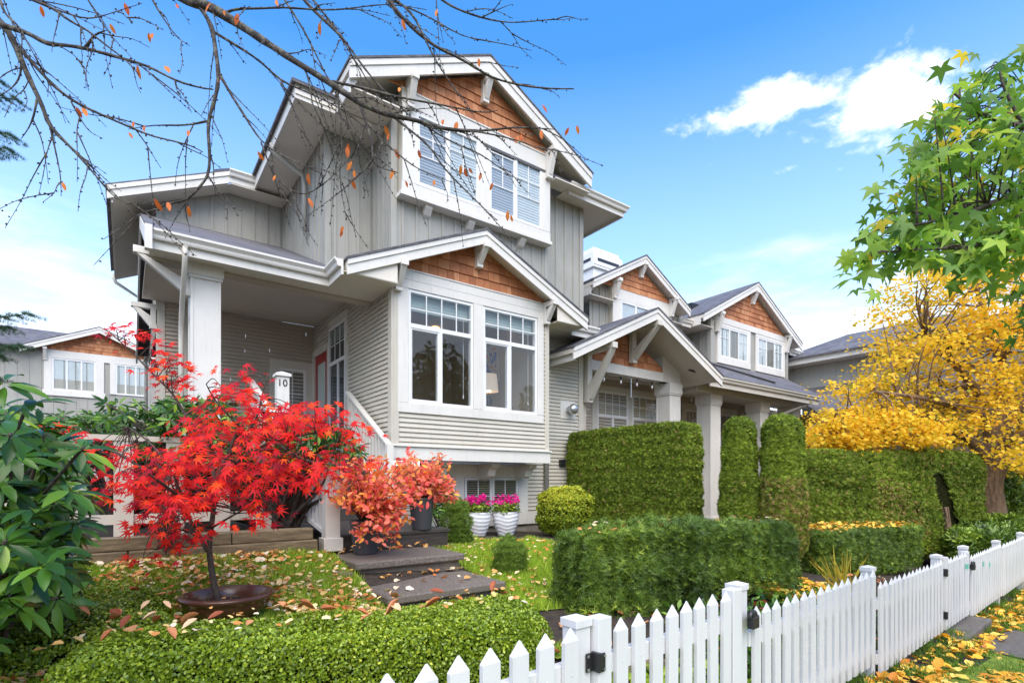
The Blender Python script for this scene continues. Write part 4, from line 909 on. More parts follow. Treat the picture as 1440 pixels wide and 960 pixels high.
# ================================================================== picket fence
FT = lambda s, v, z: (XC + FD[0] * s + FN[0] * (v + 1.53), YC + FD[1] * s + FN[1] * (v + 1.53), z)
FT0 = lambda s, v, z: (FD[0] * s + FN[0] * v, FD[1] * s + FN[1] * v, z)
def picket_mesh(h=0.78, w=0.078, t=0.022, tip=0.055):
    mb = MB(FT0); a = w / 2
    mb.add([(-a, 0, 0), (a, 0, 0), (a, t, 0), (-a, t, 0), (-a, 0, h - tip), (a, 0, h - tip), (a, t, h - tip), (-a, t, h - tip), (-0.004, t / 2, h), (0.004, t / 2, h)],
           [(0, 3, 2, 1), (0, 1, 5, 4), (1, 2, 6, 5), (2, 3, 7, 6), (3, 0, 4, 7), (4, 5, 9, 8), (6, 7, 8, 9), (5, 6, 9), (7, 4, 8)])
    for z in (0.14, h - 0.19): mb.lathe([(0.001, -0.0015), (0.004, -0.001), (0.0045, 0.0)], (0, 0, 0), 6); mb.v[-18:] = [FT0(q[0], -0.001 + q[2], z + q[1]) for q in mb.v[-18:]]
    o = mb.build('picket', M['fence'], None, bevel=0.002); return o
PK = picket_mesh()
first_picket = [True]
def place_picket(root, s, ztop):
    o = PK if first_picket[0] else PK.copy()
    if first_picket[0]: first_picket[0] = False
    else: COL.objects.link(o)
    o.parent = root; o.location = Vector(FT(s, -0.034, ztop - 0.78)) - Vector(root.location)
    o.rotation_euler = (random.uniform(-0.006, 0.006), random.uniform(-0.006, 0.006), 0)
def fence_post(root, s, ztop, zbot, w=0.042):
    mb = MB(FT); mb.box(s - w, s + w, 0.0, 2 * w, zbot, ztop - 0.05)
    mb.box(s - w - 0.007, s + w + 0.007, -0.007, 2 * w + 0.007, ztop - 0.05, ztop - 0.016)
    c = w + 0.007; b = [(s - c, -0.007, ztop - 0.016), (s + c, -0.007, ztop - 0.016), (s + c, 2 * w + 0.007, ztop - 0.016), (s - c, 2 * w + 0.007, ztop - 0.016), (s, w, ztop)]
    mb.add(b, [(0, 1, 4), (1, 2, 4), (2, 3, 4), (3, 0, 4)]); return mb.build('post', M['fence'], root, bevel=0.003)
def panel(name, cat, label, s0, s1, ztop, n_off=0.105, group=None, gate=False):
    root = thing(name, label, cat, FT((s0 + s1) / 2, 0, ztop - 0.8), group)
    a, b = s0 + 0.045, s1 - 0.045
    if gate: a += 0.03; b -= 0.01
    mb = MB(FT); mb.box(a, b, -0.011, 0.030, ztop - 0.235, ztop - 0.150); mb.build('rail', M['fence'], root, bevel=0.003)
    mb = MB(FT); mb.box(a, b, -0.011, 0.030, ztop - 0.70, ztop - 0.615); mb.build('rail', M['fence'], root, bevel=0.003)
    lo, hi = (s0 + n_off, s1 - n_off) if not gate else (s0 + 0.213, s1 - 0.245)
    n = max(2, int(round((hi - lo) / 0.1322)) + 1)
    for s in np.linspace(lo, hi, n): place_picket(root, s, ztop)
    return root
POSTS = [(-0.70, 1.10), (1.635, 1.087), (2.98, 1.067), (5.17, 0.94), (7.32, 0.85), (8.57, 0.85), (10.65, 0.77), (12.80, 0.76), (14.9, 0.69), (17.0, 0.64)]
LAB = [('picket_fence', 'near left picket fence panel in front of the clipped boxwood hedge', 1.06), ('fence_gate', 'near white picket gate with black hinge and latch', 1.05),
       ('picket_fence', 'white picket fence panel just right of the near gate latch', 0.917), ('picket_fence', 'white picket fence panel ending at the far gate hinges', 0.80),
       ('fence_gate', 'far white picket gate above the concrete step', 0.79), ('picket_fence', 'white picket fence panel with green paint smears, just past the far gate', 0.73),
       ('picket_fence', 'far white picket fence panel beside the last visible grass', 0.71), ('picket_fence', 'farthest but one picket fence panel at the right edge', 0.65), ('picket_fence', 'farthest picket fence panel beyond the right edge', 0.60)]
roots = []
for i, (nm, lb, zt) in enumerate(LAB):
    g = nm == 'fence_gate'
    roots.append(panel(nm, 'gate' if g else 'fence', lb, POSTS[i][0], POSTS[i + 1][0], zt, gate=g, group='white picket gates' if g else 'white picket fence panels along the street'))
own = {0: 0, 1: 0, 2: 2, 3: 2, 4: 3, 5: 5, 6: 5, 7: 6, 8: 7, 9: 8}
for i, (s, zt) in enumerate(POSTS): fence_post(roots[own[i]], s, zt, float(ground_z(*fence_xy(s, 0))) - 0.25)
for gi, zt in ((1, 1.05), (4, 0.79)):
    r_ = roots[gi]; s0, s1 = POSTS[gi][0], POSTS[gi + 1][0]
    for s, w in ((s0 + 0.095, 0.042), (s1 - 0.135, 0.048)):
        mb = MB(FT); mb.box(s - w, s + w, -0.036, 0.034, zt - 0.78, zt + (0.02 if s < s0 + 0.5 else -0.005)); mb.build('stile', M['fence'], r_, bevel=0.003)
    for z in ((zt - 0.15, zt - 0.62) if gi == 4 else (zt - 0.165, zt - 0.62)):
        h = MB(FT); h.box(s0 + 0.006, s0 + 0.040, -0.012, -0.003, z - 0.038, z + 0.042); h.box(s0 + 0.058, s0 + 0.088, -0.046, -0.037, z - 0.038, z + 0.042); hb = h
        h.tube([FT0(0, 0, 0), FT0(0, 0, 0.01)], 0.001, 3) if False else None
        h.box(s0 + 0.039, s0 + 0.060, -0.05, -0.004, z - 0.036, z + 0.046); hg = h.build('hinge', M['black'], r_, bevel=0.004)
        sc_ = None
        for ds in (0.016, 0.080):
            for dz in (-0.026, 0.030): MB(FT).box(s0 + ds - 0.005, s0 + ds + 0.005, -0.05 if ds > 0.05 else -0.016, -0.04 if ds > 0.05 else -0.010, z + dz - 0.005, z + dz + 0.005).build('screw', M['metal'], hg)
    l = MB(FT); zc = zt - 0.19; s1 += 0.05
    l.box(s1 - 0.085, s1 - 0.01, -0.075, -0.037, zc - 0.05, zc + 0.02); l.box(s1 - 0.085, s1 - 0.06, -0.08, -0.036, zc + 0.02, zc + 0.055)
    l.tube([FT(s1 - 0.06 + 0.045 * math.cos(t), -0.06, zc + 0.02 + 0.045 * math.sin(t)) for t in np.linspace(0, math.pi, 8)] and [(s1 - 0.06 + 0.035 * math.cos(t), -0.06, zc + 0.015 + 0.035 * math.sin(t)) for t in np.linspace(0, math.pi, 8)], 0.012, 6)
    l.box(s1 - 0.03, s1 + 0.04, -0.05, -0.013, zc - 0.04, zc + 0.012); l.build('latch', M['black'], roots[gi], bevel=0.006)
gp = paint('green_smear', (0.10, 0.50, 0.36), 0.5, 0.3)
for s, z in ((8.30, 0.62), (8.40, 0.61), (9.3, 0.55), (9.7, 0.50)):
    mb = MB(FT); mb.box(s - 0.035, s + 0.035, -0.0375, -0.036, z - 0.03, z + 0.03); mb.build('paint_smear', gp, roots[5] if s > 8.6 else roots[4])
mb = MB(FT); mb.box(7.30, 8.65, -0.22, 0.25, -0.35, -0.03); tag(mb.build('stone_step', M['slab'], None, bevel=0.02), 'low concrete step under the far picket gate', 'step')

# ================================================================== steps, timbers, deck
mb = MB(); mb.box(-1.683, -0.563, -3.80, -3.02, 0.685, 0.75); mb.box(-1.62, -0.60, -3.74, -3.02, 0.40, 0.686)
tag(mb.build('concrete_step', M['concrete'], None, bevel=0.012), 'lower exposed aggregate concrete step nearest the boxwood hedge', 'step')
mb = MB(); mb.box(-1.675, -0.55, -3.06, -2.285, 0.855, 0.92); mb.box(-1.62, -0.58, -3.0, -2.285, 0.40, 0.856)
tag(mb.build('concrete_step', M['concrete'], None, bevel=0.012), 'upper exposed aggregate concrete step under the charcoal pot', 'step')
dk = thing('wooden_deck', 'dark wet wooden deck step above the concrete steps', 'deck', (-1, -1.3, 0.8))
for i in range(14):
    y = -2.28 + 0.137 * i; MB().box(-1.58, -0.28, y, y + 0.131, 1.065, 1.10).build('board', M['deck'], dk, bevel=0.004)
MB().box(-1.56, -0.30, -2.262, -0.40, 0.5, 1.064).build('frame', M['deck'], dk)
tm = thing('timber_wall', 'two course weathered timber retaining wall behind the red maple', 'retaining wall', (-3, -2.3, 0.9))
for z0, z1, cuts, dy in ((0.80, 1.082, [-6.5, -3.3, -1.80], 0.0), (1.084, 1.195, [-6.5, -4.1, -2.55, -1.84], 0.012)):
    for a, b in zip(cuts[:-1], cuts[1:]): MB().box(a, b - 0.006, -2.39 + dy + random.uniform(-.004, .004), -2.24, z0, z1).build('timber', M['timber'], tm, bevel=0.012)
tag(MB().box(-6.6, -1.84, -2.245, 0.55, 0.6, 1.14).build('raised_bed', M['soil'], None), kind='structure')
for i, (p, l, ang, lab) in enumerate((((-1.76, -2.62, 0.82), 0.34, 0.0, 'short mossy timber edging beside the white newel post'), ((-1.80, -2.98, 0.78), 0.38, 0.2, 'mossy timber edging lying on the lawn beside the upper step'))):
    mb = MB(); c, s = math.cos(ang), math.sin(ang); mb.tf = lambda u, v, w, p=p, c=c, s=s: (p[0] + u * c - v * s, p[1] + u * s + v * c, p[2] + w)
    mb.box(-0.05, 0.05, -l / 2, l / 2, -0.10, 0.08); tag(mb.build('edging_timber', M['timber'], None, bevel=0.012), lab, 'timber')
p_ = at(885, 935, 3.35)
mb = MB(); mb.box(p_[0] - 0.45, p_[0] + 0.35, p_[1] - 0.06, p_[1] + 0.08, 0.1, 0.46); tag(mb.build('edging_timber', M['timber'], None, bevel=0.012), 'timber step edge seen through the near gate pickets', 'timber')

# stair guard with newels, the house number on the second one
sg = thing('stair_railing', 'off-white railing left of the stairs with house number 10 on its upper newel', 'railing', (-1.7, -2.3, 0.9))
def newel(x, y, z0, z1, w=0.082, nm='newel'):
    mb = MB(); mb.box(x - w, x + w, y - w, y + w, z0, z1 - 0.06); mb.box(x - w - 0.022, x + w + 0.022, y - w - 0.022, y + w + 0.022, z0, z0 + 0.13)
    mb.box(x - w - 0.02, x + w + 0.02, y - w - 0.02, y + w + 0.02, z1 - 0.06, z1 - 0.025); k = w + 0.02
    mb.add([(x - k, y - k, z1 - 0.025), (x + k, y - k, z1 - 0.025), (x + k, y + k, z1 - 0.025), (x - k, y + k, z1 - 0.025), (x, y, z1 + 0.01)], [(0, 1, 4), (1, 2, 4), (2, 3, 4), (3, 0, 4)])
    return mb.build(nm, M['trim'], sg, bevel=0.004)
newel(-1.645, -2.27, 0.95, 1.99, 0.072)
nx, ny = -1.80, -0.90
nw = newel(nx, ny, 1.1, 2.955, 0.068)
cu = bpy.data.curves.new('house_number', 'FONT'); cu.body = '10'; cu.size = 0.115; cu.extrude = 0.004; cu.align_x = 'CENTER'; cu.space_character = 1.05
no = bpy.data.objects.new('house_number', cu); COL.objects.link(no); no.rotation_euler = (R(90), 0, 0); no.location = (nx - 0.012, ny - 0.071, 2.78); cu.materials.append(M['black']); bpy.context.view_layer.update(); me_ = bpy.data.meshes.new_from_object(no.evaluated_get(bpy.context.evaluated_depsgraph_get())); n2_ = bpy.data.objects.new('house_number', me_); n2_.matrix_world = no.matrix_world.copy(); bpy.data.objects.remove(no); COL.objects.link(n2_); n2_.parent = nw
def guard(a, b, h0=0.12, h1=0.85, n=10, parent=None, bw=0.018):
    a = np.array(a); b = np.array(b); mb = MB()
    for off, w, t in ((h1, 0.045, 0.03), (h0, 0.03, 0.03)):
        d = (b - a); nl = np.array([-d[1], d[0], 0]); nl = nl / np.linalg.norm(nl) * w
        A = a + (0, 0, off); B = b + (0, 0, off)
        mb.prism([A - nl, A + nl, A + nl + (0, 0, t * 1.5), A - nl + (0, 0, t * 1.5)], tuple(B - A))
    mb.build('handrail', M['trim'], parent, bevel=0.004); mb = MB()
    for i in range(n):
        p = a + (b - a) * (i + 0.5) / n; mb.box(p[0] - bw, p[0] + bw, p[1] - bw, p[1] + bw, p[2] + h0 + 0.02, p[2] + h1 + 0.01)
    mb.build('balusters', M['trim'], parent)
guard((-1.66, -2.18, 0.98), (-1.79, -1.0, 1.30), 0.12, 0.88, 12, sg)
guard((-1.80, -0.8, 1.35), (-1.72, 1.5, 2.25), 0.15, 0.95, 16, sg)
rg = thing('stair_railing', 'sloping white handrail fixed beside the corner of the bay', 'railing', (-0.1, -0.1, 1.3))
guard((-0.16, -0.22, 1.28), (-0.16, 1.55, 2.28), 0.10, 0.90, 13, rg)
mb = MB(); mb.box(-0.21, -0.11, -0.30, -0.20, 0.95, 2.20); mb.build('newel', M['trim'], rg, bevel=0.004)
pg = thing('board_fence', 'low cream board fence half hidden behind the red maple', 'fence', (-3.5, -1.6, 1.1))
for i in range(11):
    x = -6.2 + 0.40 * i + random.uniform(-.02, .02); MB().box(x, x + 0.15, -1.62, -1.60, 1.10, 2.02).build('board', M['porch_wall'], pg, bevel=0.003)
MB().box(-6.3, -1.9, -1.598, -1.55, 1.25, 1.34).build('rail', M['porch_wall'], pg); MB().box(-6.3, -1.9, -1.63, -1.54, 2.02, 2.07).build('rail', M['porch_wall'], pg)

# ================================================================== pots
bc = at(320, 850, 3.52); bz = float(ground_z(bc[0], bc[1])) + 0.045
bt = thing('bonsai_bowl', 'wide shallow brown glazed bowl holding the red maple', 'pot', (bc[0], bc[1], bz))
MB().lathe([(r_ * 0.91, z_) for r_, z_ in ((0.20, 0.0), (0.255, 0.03), (0.285, 0.08), (0.29, 0.105), (0.308, 0.112), (0.318, 0.128), (0.310, 0.142), (0.285, 0.145), (0.272, 0.135), (0.262, 0.06))], (bc[0], bc[1], bz - 0.01), 48).build('bowl', M['glaze'], bt, smooth=True)
MB().lathe([(0.001, 0.075), (0.15, 0.07), (0.245, 0.06)], (bc[0], bc[1], bz - 0.01), 32).build('soil', M['soil'], bt)
def tall_pot(c, r, h, label):
    t = thing('planter', label, 'planter', c, 'tall charcoal planters'); c = tuple(c)
    MB().lathe([(r * 0.70, 0), (r * 0.74, 0.01), (r * 0.98, h * 0.93), (r * 1.03, h * 0.94), (r * 1.03, h), (r * 0.92, h), (r * 0.88, h * 0.9)], c, 40).build('pot', M['planter'], t, smooth=False)
    MB().lathe([(0.001, h * 0.92), (r * 0.9, h * 0.9)], c, 24).build('soil', M['soil'], t); return t
P1 = onz(514, 778, 0.921); P2 = onz(593, 744, 1.101)
tall_pot(P1, 0.155, 0.335, 'tall charcoal planter on the upper concrete step'); tall_pot(P2, 0.145, 0.36, 'tall charcoal planter on the wooden deck beside the bay')
for i, (px, py, lb) in enumerate(((671, 753, 'left white wavy planter of pink cyclamen under the bay'), (711, 752, 'right white wavy planter of pink cyclamen, beside the golden shrub'))):
    c = onz(px, py, 0.70) if i == 0 else at(px, py, 9.35); c[2] = 0.69
    t = thing('flower_pot', lb, 'planter', c, 'white planters of pink cyclamen'); mb = MB(); n = 48; hs = np.linspace(0, 0.42, 30); V = []
    for z in hs:
        q = z / 0.42; r0 = 0.13 + 0.105 * math.sin(min(1, q * 1.15) * math.pi / 2)
        for j in range(n):
            a = 2 * math.pi * j / n; V.append((c[0] + math.cos(a) * (r0 + 0.0045 * math.sin(z * 95 + 1.6 * math.sin(3 * a + i) + 0.6 * math.sin(5 * a))), c[1] + math.sin(a) * (r0 + 0.0045 * math.sin(z * 95 + 1.6 * math.sin(3 * a + i) + 0.6 * math.sin(5 * a))), c[2] + z))
    mb.add(V, [(a * n + j, a * n + (j + 1) % n, (a + 1) * n + (j + 1) % n, (a + 1) * n + j) for a in range(29) for j in range(n)])
    mb.lathe([(0.228, 0.42), (0.20, 0.425), (0.19, 0.38)], c, 40); mb.build('pot', M['whitepot'], t, smooth=True)
    MB().lathe([(0.001, 0.39), (0.2, 0.385)], c, 24).build('soil', M['soil'], t)
    fl = thing('cyclamen', 'pink cyclamen flowers over dark leaves in the %s white planter' % ('left' if i == 0 else 'right'), 'flowers', c + (0, 0, 0.4), 'pink cyclamen')
    m_ = 420; a = rng.uniform(0, 6.28, m_); q = np.sqrt(rng.random(m_)) * 0.25
    pos = np.stack([c[0] + q * np.cos(a), c[1] + q * np.sin(a), c[2] + 0.42 + rng.uniform(-0.03, 0.15, m_)], -1)
    leaves('foliage', T_ROUND, pos, rdir(m_) + (0, 0, 1.2), rdir(m_), rng.uniform(0.035, 0.06, m_), M['yew'], fl, rng.uniform(0.4, 1, m_))
    heads = np.stack([c[0] + rng.uniform(-0.21, 0.21, 26), c[1] + rng.uniform(-0.21, 0.21, 26), c[2] + rng.uniform(0.55, 0.70, 26)], -1)
    pos = np.repeat(heads, 10, 0) + rng.normal(0, 0.022, (260, 3))
    leaves('flowers', T_ROUND, pos, rdir(260), rdir(260) + (0, 0, 0.8), rng.uniform(0.03, 0.055, 260), M['pink'], fl)
strew('fallen_leaves', np.column_stack([rng.uniform(-1.6, -0.6, 26), rng.normal(-3.08, 0.02, 26), np.full(26, 0.775)]), (0.04, 0.075), M['fallen'], 'pale leaves gathered at the back of the lower concrete step')
strew('fallen_leaves', np.column_stack([rng.uniform(-1.6, -0.6, 34), -2.32 - np.abs(rng.normal(0, 0.05, 34)), np.full(34, 0.945)]), (0.04, 0.08), M['fallen'], 'orange and pale leaves at the back of the upper concrete step')
strew('fallen_leaves', np.column_stack([rng.uniform(-1.6, -0.6, 14), rng.uniform(-3.7, -3.2, 14), np.full(14, 0.765)]), (0.03, 0.07), M['fallen'], 'scattered pale leaves on the lower concrete step')
# ================================================================== hedges and shrubs
def lown(p, f=3.0): return np.sin(f * p[:, 0] + 1.3) * np.sin(f * 1.1 * p[:, 1] + 0.4) + np.sin(f * 1.7 * p[:, 2] + 2 * p[:, 0]) * 0.7
def superq(n, half, pxy, pz, back=None):
    """points and normals on a rounded box / column with half sizes"""
    hx, hy, hz = half; ar = np.array([hy * hz, hx * hz, hx * hy]); fc = rng.choice(3, n, p=ar / ar.sum()); sg = rng.choice([-1, 1], n)
    q = rng.uniform(-1, 1, (n, 3)); q[np.arange(n), fc] = sg
    r = (np.abs(q[:, 0]) ** pxy + np.abs(q[:, 1]) ** pxy) ** (pz / pxy) + np.abs(q[:, 2]) ** pz
    q = q / (r ** (1 / pz))[:, None]
    nn = np.sign(q) * np.abs(q) ** np.array([pxy - 1, pxy - 1, pz - 1]) / np.array(half)
    return q * np.array(half), nrm(nn)
def hedge(name, label, cat, c, ang, half, n, tpl, size, mat, pxy=9, pz=9, bump_=0.05, depth=0.07, dirup=0.5, group=None, hole=None, taper=0.0, ragged=0.0, core=0.9, tintf=None, fn='foliage', bf=2.6, vert=1.0):
    """clipped plant: leaves through the outer shell plus a dark twiggy core; c = centre"""
    c = np.asarray(c, float); root = thing(name, label, cat, (c[0], c[1], c[2] - half[2]), group)
    P, Nn = superq(n, half, pxy, pz); ca, sa = math.cos(ang), math.sin(ang); Rz = np.array([[ca, -sa, 0], [sa, ca, 0], [0, 0, 1]])
    if taper: k = 1 - taper * (P[:, 2] / half[2]); P[:, :2] *= k[:, None]
    L = P.copy()
    P = P @ Rz.T + c; Nn = Nn @ Rz.T
    keep = np.ones(n, bool)
    to = np.array([XC, YC, EYE]) - P; away = np.sum(nrm(to) * Nn, 1) < -0.25; keep &= ~(away & (rng.random(n) < 0.6))
    if hole is not None: keep &= ~hole(L)
    if ragged: keep &= (L[:, 2] > -half[2] + ragged * (0.5 + 0.5 * lown(P, 5.0)) * rng.random(n) * 2)
    P = P[keep]; Nn = Nn[keep]; L = L[keep]; m = len(P)
    d = -np.abs(rng.normal(0, depth, m)) + bump_ * lown(P * (1, 1, vert), bf) * 0.5 + bump_ * 0.4 * lown(P * (1, 1, vert), bf * 3.4)
    P = P + Nn * d[:, None]
    dr = Nn * 0.7 + rdir(m) * 0.8 + np.array([0, 0, dirup]); nor = Nn + rdir(m) * 0.8
    t = np.clip(rng.normal(0.45, 0.2, m) + 0.12 * lown(P, 3.5), 0, 1)
    if tintf is not None: t = tintf(L, P, t)
    leaves(fn, tpl, P, nor, dr, rng.uniform(size[0], size[1], m), mat, root, t)
    # core
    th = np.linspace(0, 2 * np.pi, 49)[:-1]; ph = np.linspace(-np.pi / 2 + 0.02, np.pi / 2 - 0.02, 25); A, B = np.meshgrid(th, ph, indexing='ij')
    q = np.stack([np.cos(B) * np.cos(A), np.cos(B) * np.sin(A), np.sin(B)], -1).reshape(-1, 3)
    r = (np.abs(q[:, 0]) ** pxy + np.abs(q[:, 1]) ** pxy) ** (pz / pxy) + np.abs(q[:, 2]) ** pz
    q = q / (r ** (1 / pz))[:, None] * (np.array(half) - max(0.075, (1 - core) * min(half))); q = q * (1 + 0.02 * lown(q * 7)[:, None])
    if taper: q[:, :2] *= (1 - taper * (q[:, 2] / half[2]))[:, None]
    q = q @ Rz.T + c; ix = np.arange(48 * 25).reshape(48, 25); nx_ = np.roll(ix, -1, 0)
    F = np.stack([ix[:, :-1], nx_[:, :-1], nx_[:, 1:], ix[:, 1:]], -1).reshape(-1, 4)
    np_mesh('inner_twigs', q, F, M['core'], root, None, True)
    return root
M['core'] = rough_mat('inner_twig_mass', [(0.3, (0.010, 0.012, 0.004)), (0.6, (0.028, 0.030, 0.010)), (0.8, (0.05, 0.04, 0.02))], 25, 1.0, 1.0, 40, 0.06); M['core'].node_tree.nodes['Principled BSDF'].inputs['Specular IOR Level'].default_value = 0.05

def seg(a, b):     # centre, angle, half length of a run between two XY points
    a = np.array(a[:2]); b = np.array(b[:2]); d = b - a; return (a + b) / 2, math.atan2(d[1], d[0]), np.linalg.norm(d) / 2, d / np.linalg.norm(d)
def run_hedge(name, label, a, b, depth_, z0, z1, n, tpl, size, mat, **kw):
    c, ang, hl, d = seg(a, b); nn = np.array([-d[1], d[0]]); c = c + nn * depth_ / 2
    return hedge(name, label, 'hedge', (c[0], c[1], (z0 + z1) / 2), ang, (hl, depth_ / 2, (z1 - z0) / 2), n, tpl, size, mat, **kw)
ba = at(40, 905, 2.10); bb = at(783, 856, 2.93)
topt = lambda L, P, t: np.clip(t + 0.0, 0, 1)
run_hedge('boxwood_hedge', 'low clipped boxwood hedge along the near fence with dry leaves on top', ba, bb, 0.50, 0.20, 0.95, 170000, T_SMALL, (0.013, 0.025), M['boxwood'], bump_=0.04, depth=0.045, pxy=10, pz=7)
aa = at(70, 880, 2.45); ab = at(60, 795, 4.5)
c_, ang_, hl_, d_ = seg(at(150, 850, 2.75), at(170, 800, 4.35))
hedge('boxwood_hedge', 'boxwood hedge arm running back left of the brown bowl', 'hedge', (c_[0] - 0.1, c_[1], 0.66), ang_, (hl_, 0.42, 0.26), 90000, T_SMALL, (0.013, 0.026), M['boxwood'], bump_=0.06, depth=0.05, pxy=8, pz=5)
run_hedge('yew_hedge', 'dark green block yew hedge in front of the tall cedar hedge', (-0.22, -4.50), (2.75, -4.81), 0.62, 0.42, 1.21, 80000, T_SPRIG, (0.032, 0.066), M['yew'], bump_=0.075, depth=0.085, dirup=1.1, ragged=0.25, pxy=14, pz=16, core=0.62, bf=9, vert=0.3)
Y2A, Y2B = at(1160, 749, 7.9), at(1306, 738, 9.2)
run_hedge('yew_hedge', 'smaller yew hedge covered with yellow leaves, right of the grass patch', Y2A, Y2B, 0.95, 0.10, 0.88, 50000, T_SPRIG, (0.036, 0.07), M['yew'], bump_=0.06, depth=0.08, dirup=1.1, ragged=0.2, pxy=14, pz=16, core=0.75, bf=8, vert=0.3)
brownt = lambda L, P, t: np.where((rng.random(len(t)) < 0.05) | ((lown(P, 1.9) > 1.0) & (rng.random(len(t)) < 0.25)), rng.uniform(0.93, 1.0, len(t)), np.clip(t, 0, 0.84))
hedge('cedar_hedge', 'tall clipped cedar hedge between the first two porches', 'hedge', (4.36, -0.86, 1.60), 0.0, (0.27, 1.48, 1.06), 120000, T_CEDAR, (0.026, 0.056), M['cedar'], pxy=12, pz=12, bump_=0.035, depth=0.04, tintf=brownt, bf=5)
for px, k, w, h, lb in ((1041, 8.1, 0.275, 2.60, 'left of two clipped cedar columns beside the white porch column'), (1099, 7.9, 0.315, 2.62, 'right of two clipped cedar columns, browner at its base')):
    p = at(px, 700, k); hedge('cedar_column', lb, 'shrub', (p[0], p[1], (0.35 + h) / 2), 0.3, (w, w, (h - 0.35) / 2), 38000, T_CEDAR, (0.026, 0.056), M['cedar'], pxy=2.0, pz=3.6, bump_=0.05, depth=0.05, taper=0.06, group='clipped cedar columns',
          tintf=(lambda L, P, t: np.where((L[:, 2] < 0.2) & (rng.random(len(t)) < (0.45 if px > 1050 else 0.06)), rng.uniform(0.93, 1.0, len(t)), np.clip(t, 0, 0.84))))
la, lb_ = at(1128, 633, 9.4), at(1392, 633, 10.4)
c_, ang_, hl_, d_ = seg(la, lb_); nn_ = np.array([-d_[1], d_[0]]); c_ = c_ + nn_ * 0.45
hedge('cedar_hedge', 'long cedar hedge with a dark hollow at its right end, below the yellow tree', 'hedge', (c_[0], c_[1], 1.20), ang_, (hl_, 0.45, 1.02), 130000, T_CEDAR, (0.030, 0.064), M['cedar'], pxy=9, pz=9, bump_=0.04, depth=0.045, tintf=brownt, bf=4,
      hole=lambda L: (np.abs(L[:, 0] / hl_ - 0.52 + 0.18 * L[:, 2]) < 0.085 + 0.02 * np.sin(9 * L[:, 2])) & (L[:, 2] < 0.62) & (L[:, 1] < 0.1))
hm = MB(); h0 = np.array([c_[0], c_[1]]) + d_ * hl_ * 0.52 - nn_ * 0.42
for j in range(9):
    q = h0 + d_ * rng.normal(0, 0.10); hm.tube([(q[0], q[1], 0.15), (q[0] + rng.normal(0, .05), q[1] - 0.03, 0.6), (q[0] + d_[0] * rng.normal(-0.1, 0.12), q[1], 1.15)], [0.035, 0.025, 0.01], 6)
tag(hm.build('dead_stems', M['treebark'], None), 'bare brown stems in the hollow of the long cedar hedge', 'stems')
g_ = at(795, 745, 9.6)
hedge('golden_shrub', 'round yellow-green shrub in front of the tall cedar hedge', 'shrub', (g_[0], g_[1], 1.10), 0.2, (0.52, 0.50, 0.44), 16000, T_SMALL, (0.03, 0.055), M['golden'], pxy=2.0, pz=2.1, bump_=0.07, bf=6, depth=0.06, core=0.82, tintf=lambda L, P, t: np.clip(t + 0.5 * L[:, 2], 0, 1))
for px, py, z, w, h, lb in ((643, 774, 0.74, 0.19, 0.66, 'dwarf spruce cone beside the upper concrete step'), (716, 814, 0.60, 0.175, 0.45, 'smaller dwarf spruce beside the lower concrete step')):
    p = onz(px, py, z); hedge('dwarf_spruce', lb, 'shrub', (p[0], p[1], p[2] + 0.04 + h / 2), 0.0, (w, w, h / 2), 9000, T_NEEDLE, (0.022, 0.04), M['spruce'], pxy=2, pz=2.2, bump_=0.055, bf=17, depth=0.03, taper=0.34, core=0.62, group='dwarf spruces by the steps')
for a, b, dp, z0, z1, n, lb in (((9.0, -5.4), (13.2, -5.1), 0.9, -0.2, 0.85, 16000, 'low dark hedge behind the far fence panels'), ((14.5, -3.6), (22.0, -4.6), 1.2, 0.0, 2.1, 26000, 'distant dark hedge right of the yellow tree trunk')):
    run_hedge('far_hedge', lb, a, b, dp, z0, z1, n, T_CEDAR, (0.09, 0.16), M['yew'], bump_=0.12, depth=0.08, pxy=6, pz=6)
# leaves lying on the hedges
def on_top(n, a, b, dep, z, lo=0.0, hi=1.0):
    c, ang, hl, d = seg(a, b); nn = np.array([-d[1], d[0]]); u = rng.uniform(-hl + 2 * hl * lo, -hl + 2 * hl * hi, n); v = rng.uniform(0.04, dep - 0.02, n)
    q = c + d * u[:, None] + nn * v[:, None]; return np.column_stack([q, np.full(n, z) + rng.normal(0, 0.01, n)])
strew('fallen_leaves', on_top(420, Y2A, Y2B, 0.95, 0.90), (0.04, 0.08), M['yellowfallen'], 'yellow and pale leaves lying on the smaller yew hedge')
strew('fallen_leaves', on_top(60, (-0.2, -4.5), (2.75, -4.81), 0.62, 1.23), (0.03, 0.06), M['fallen'], 'a few pale leaves on the block yew hedge')
strew('fallen_leaves', on_top(90, ba, bb, 0.50, 0.98), (0.02, 0.045), M['fallen'], 'small pale leaf scraps on the boxwood hedge')
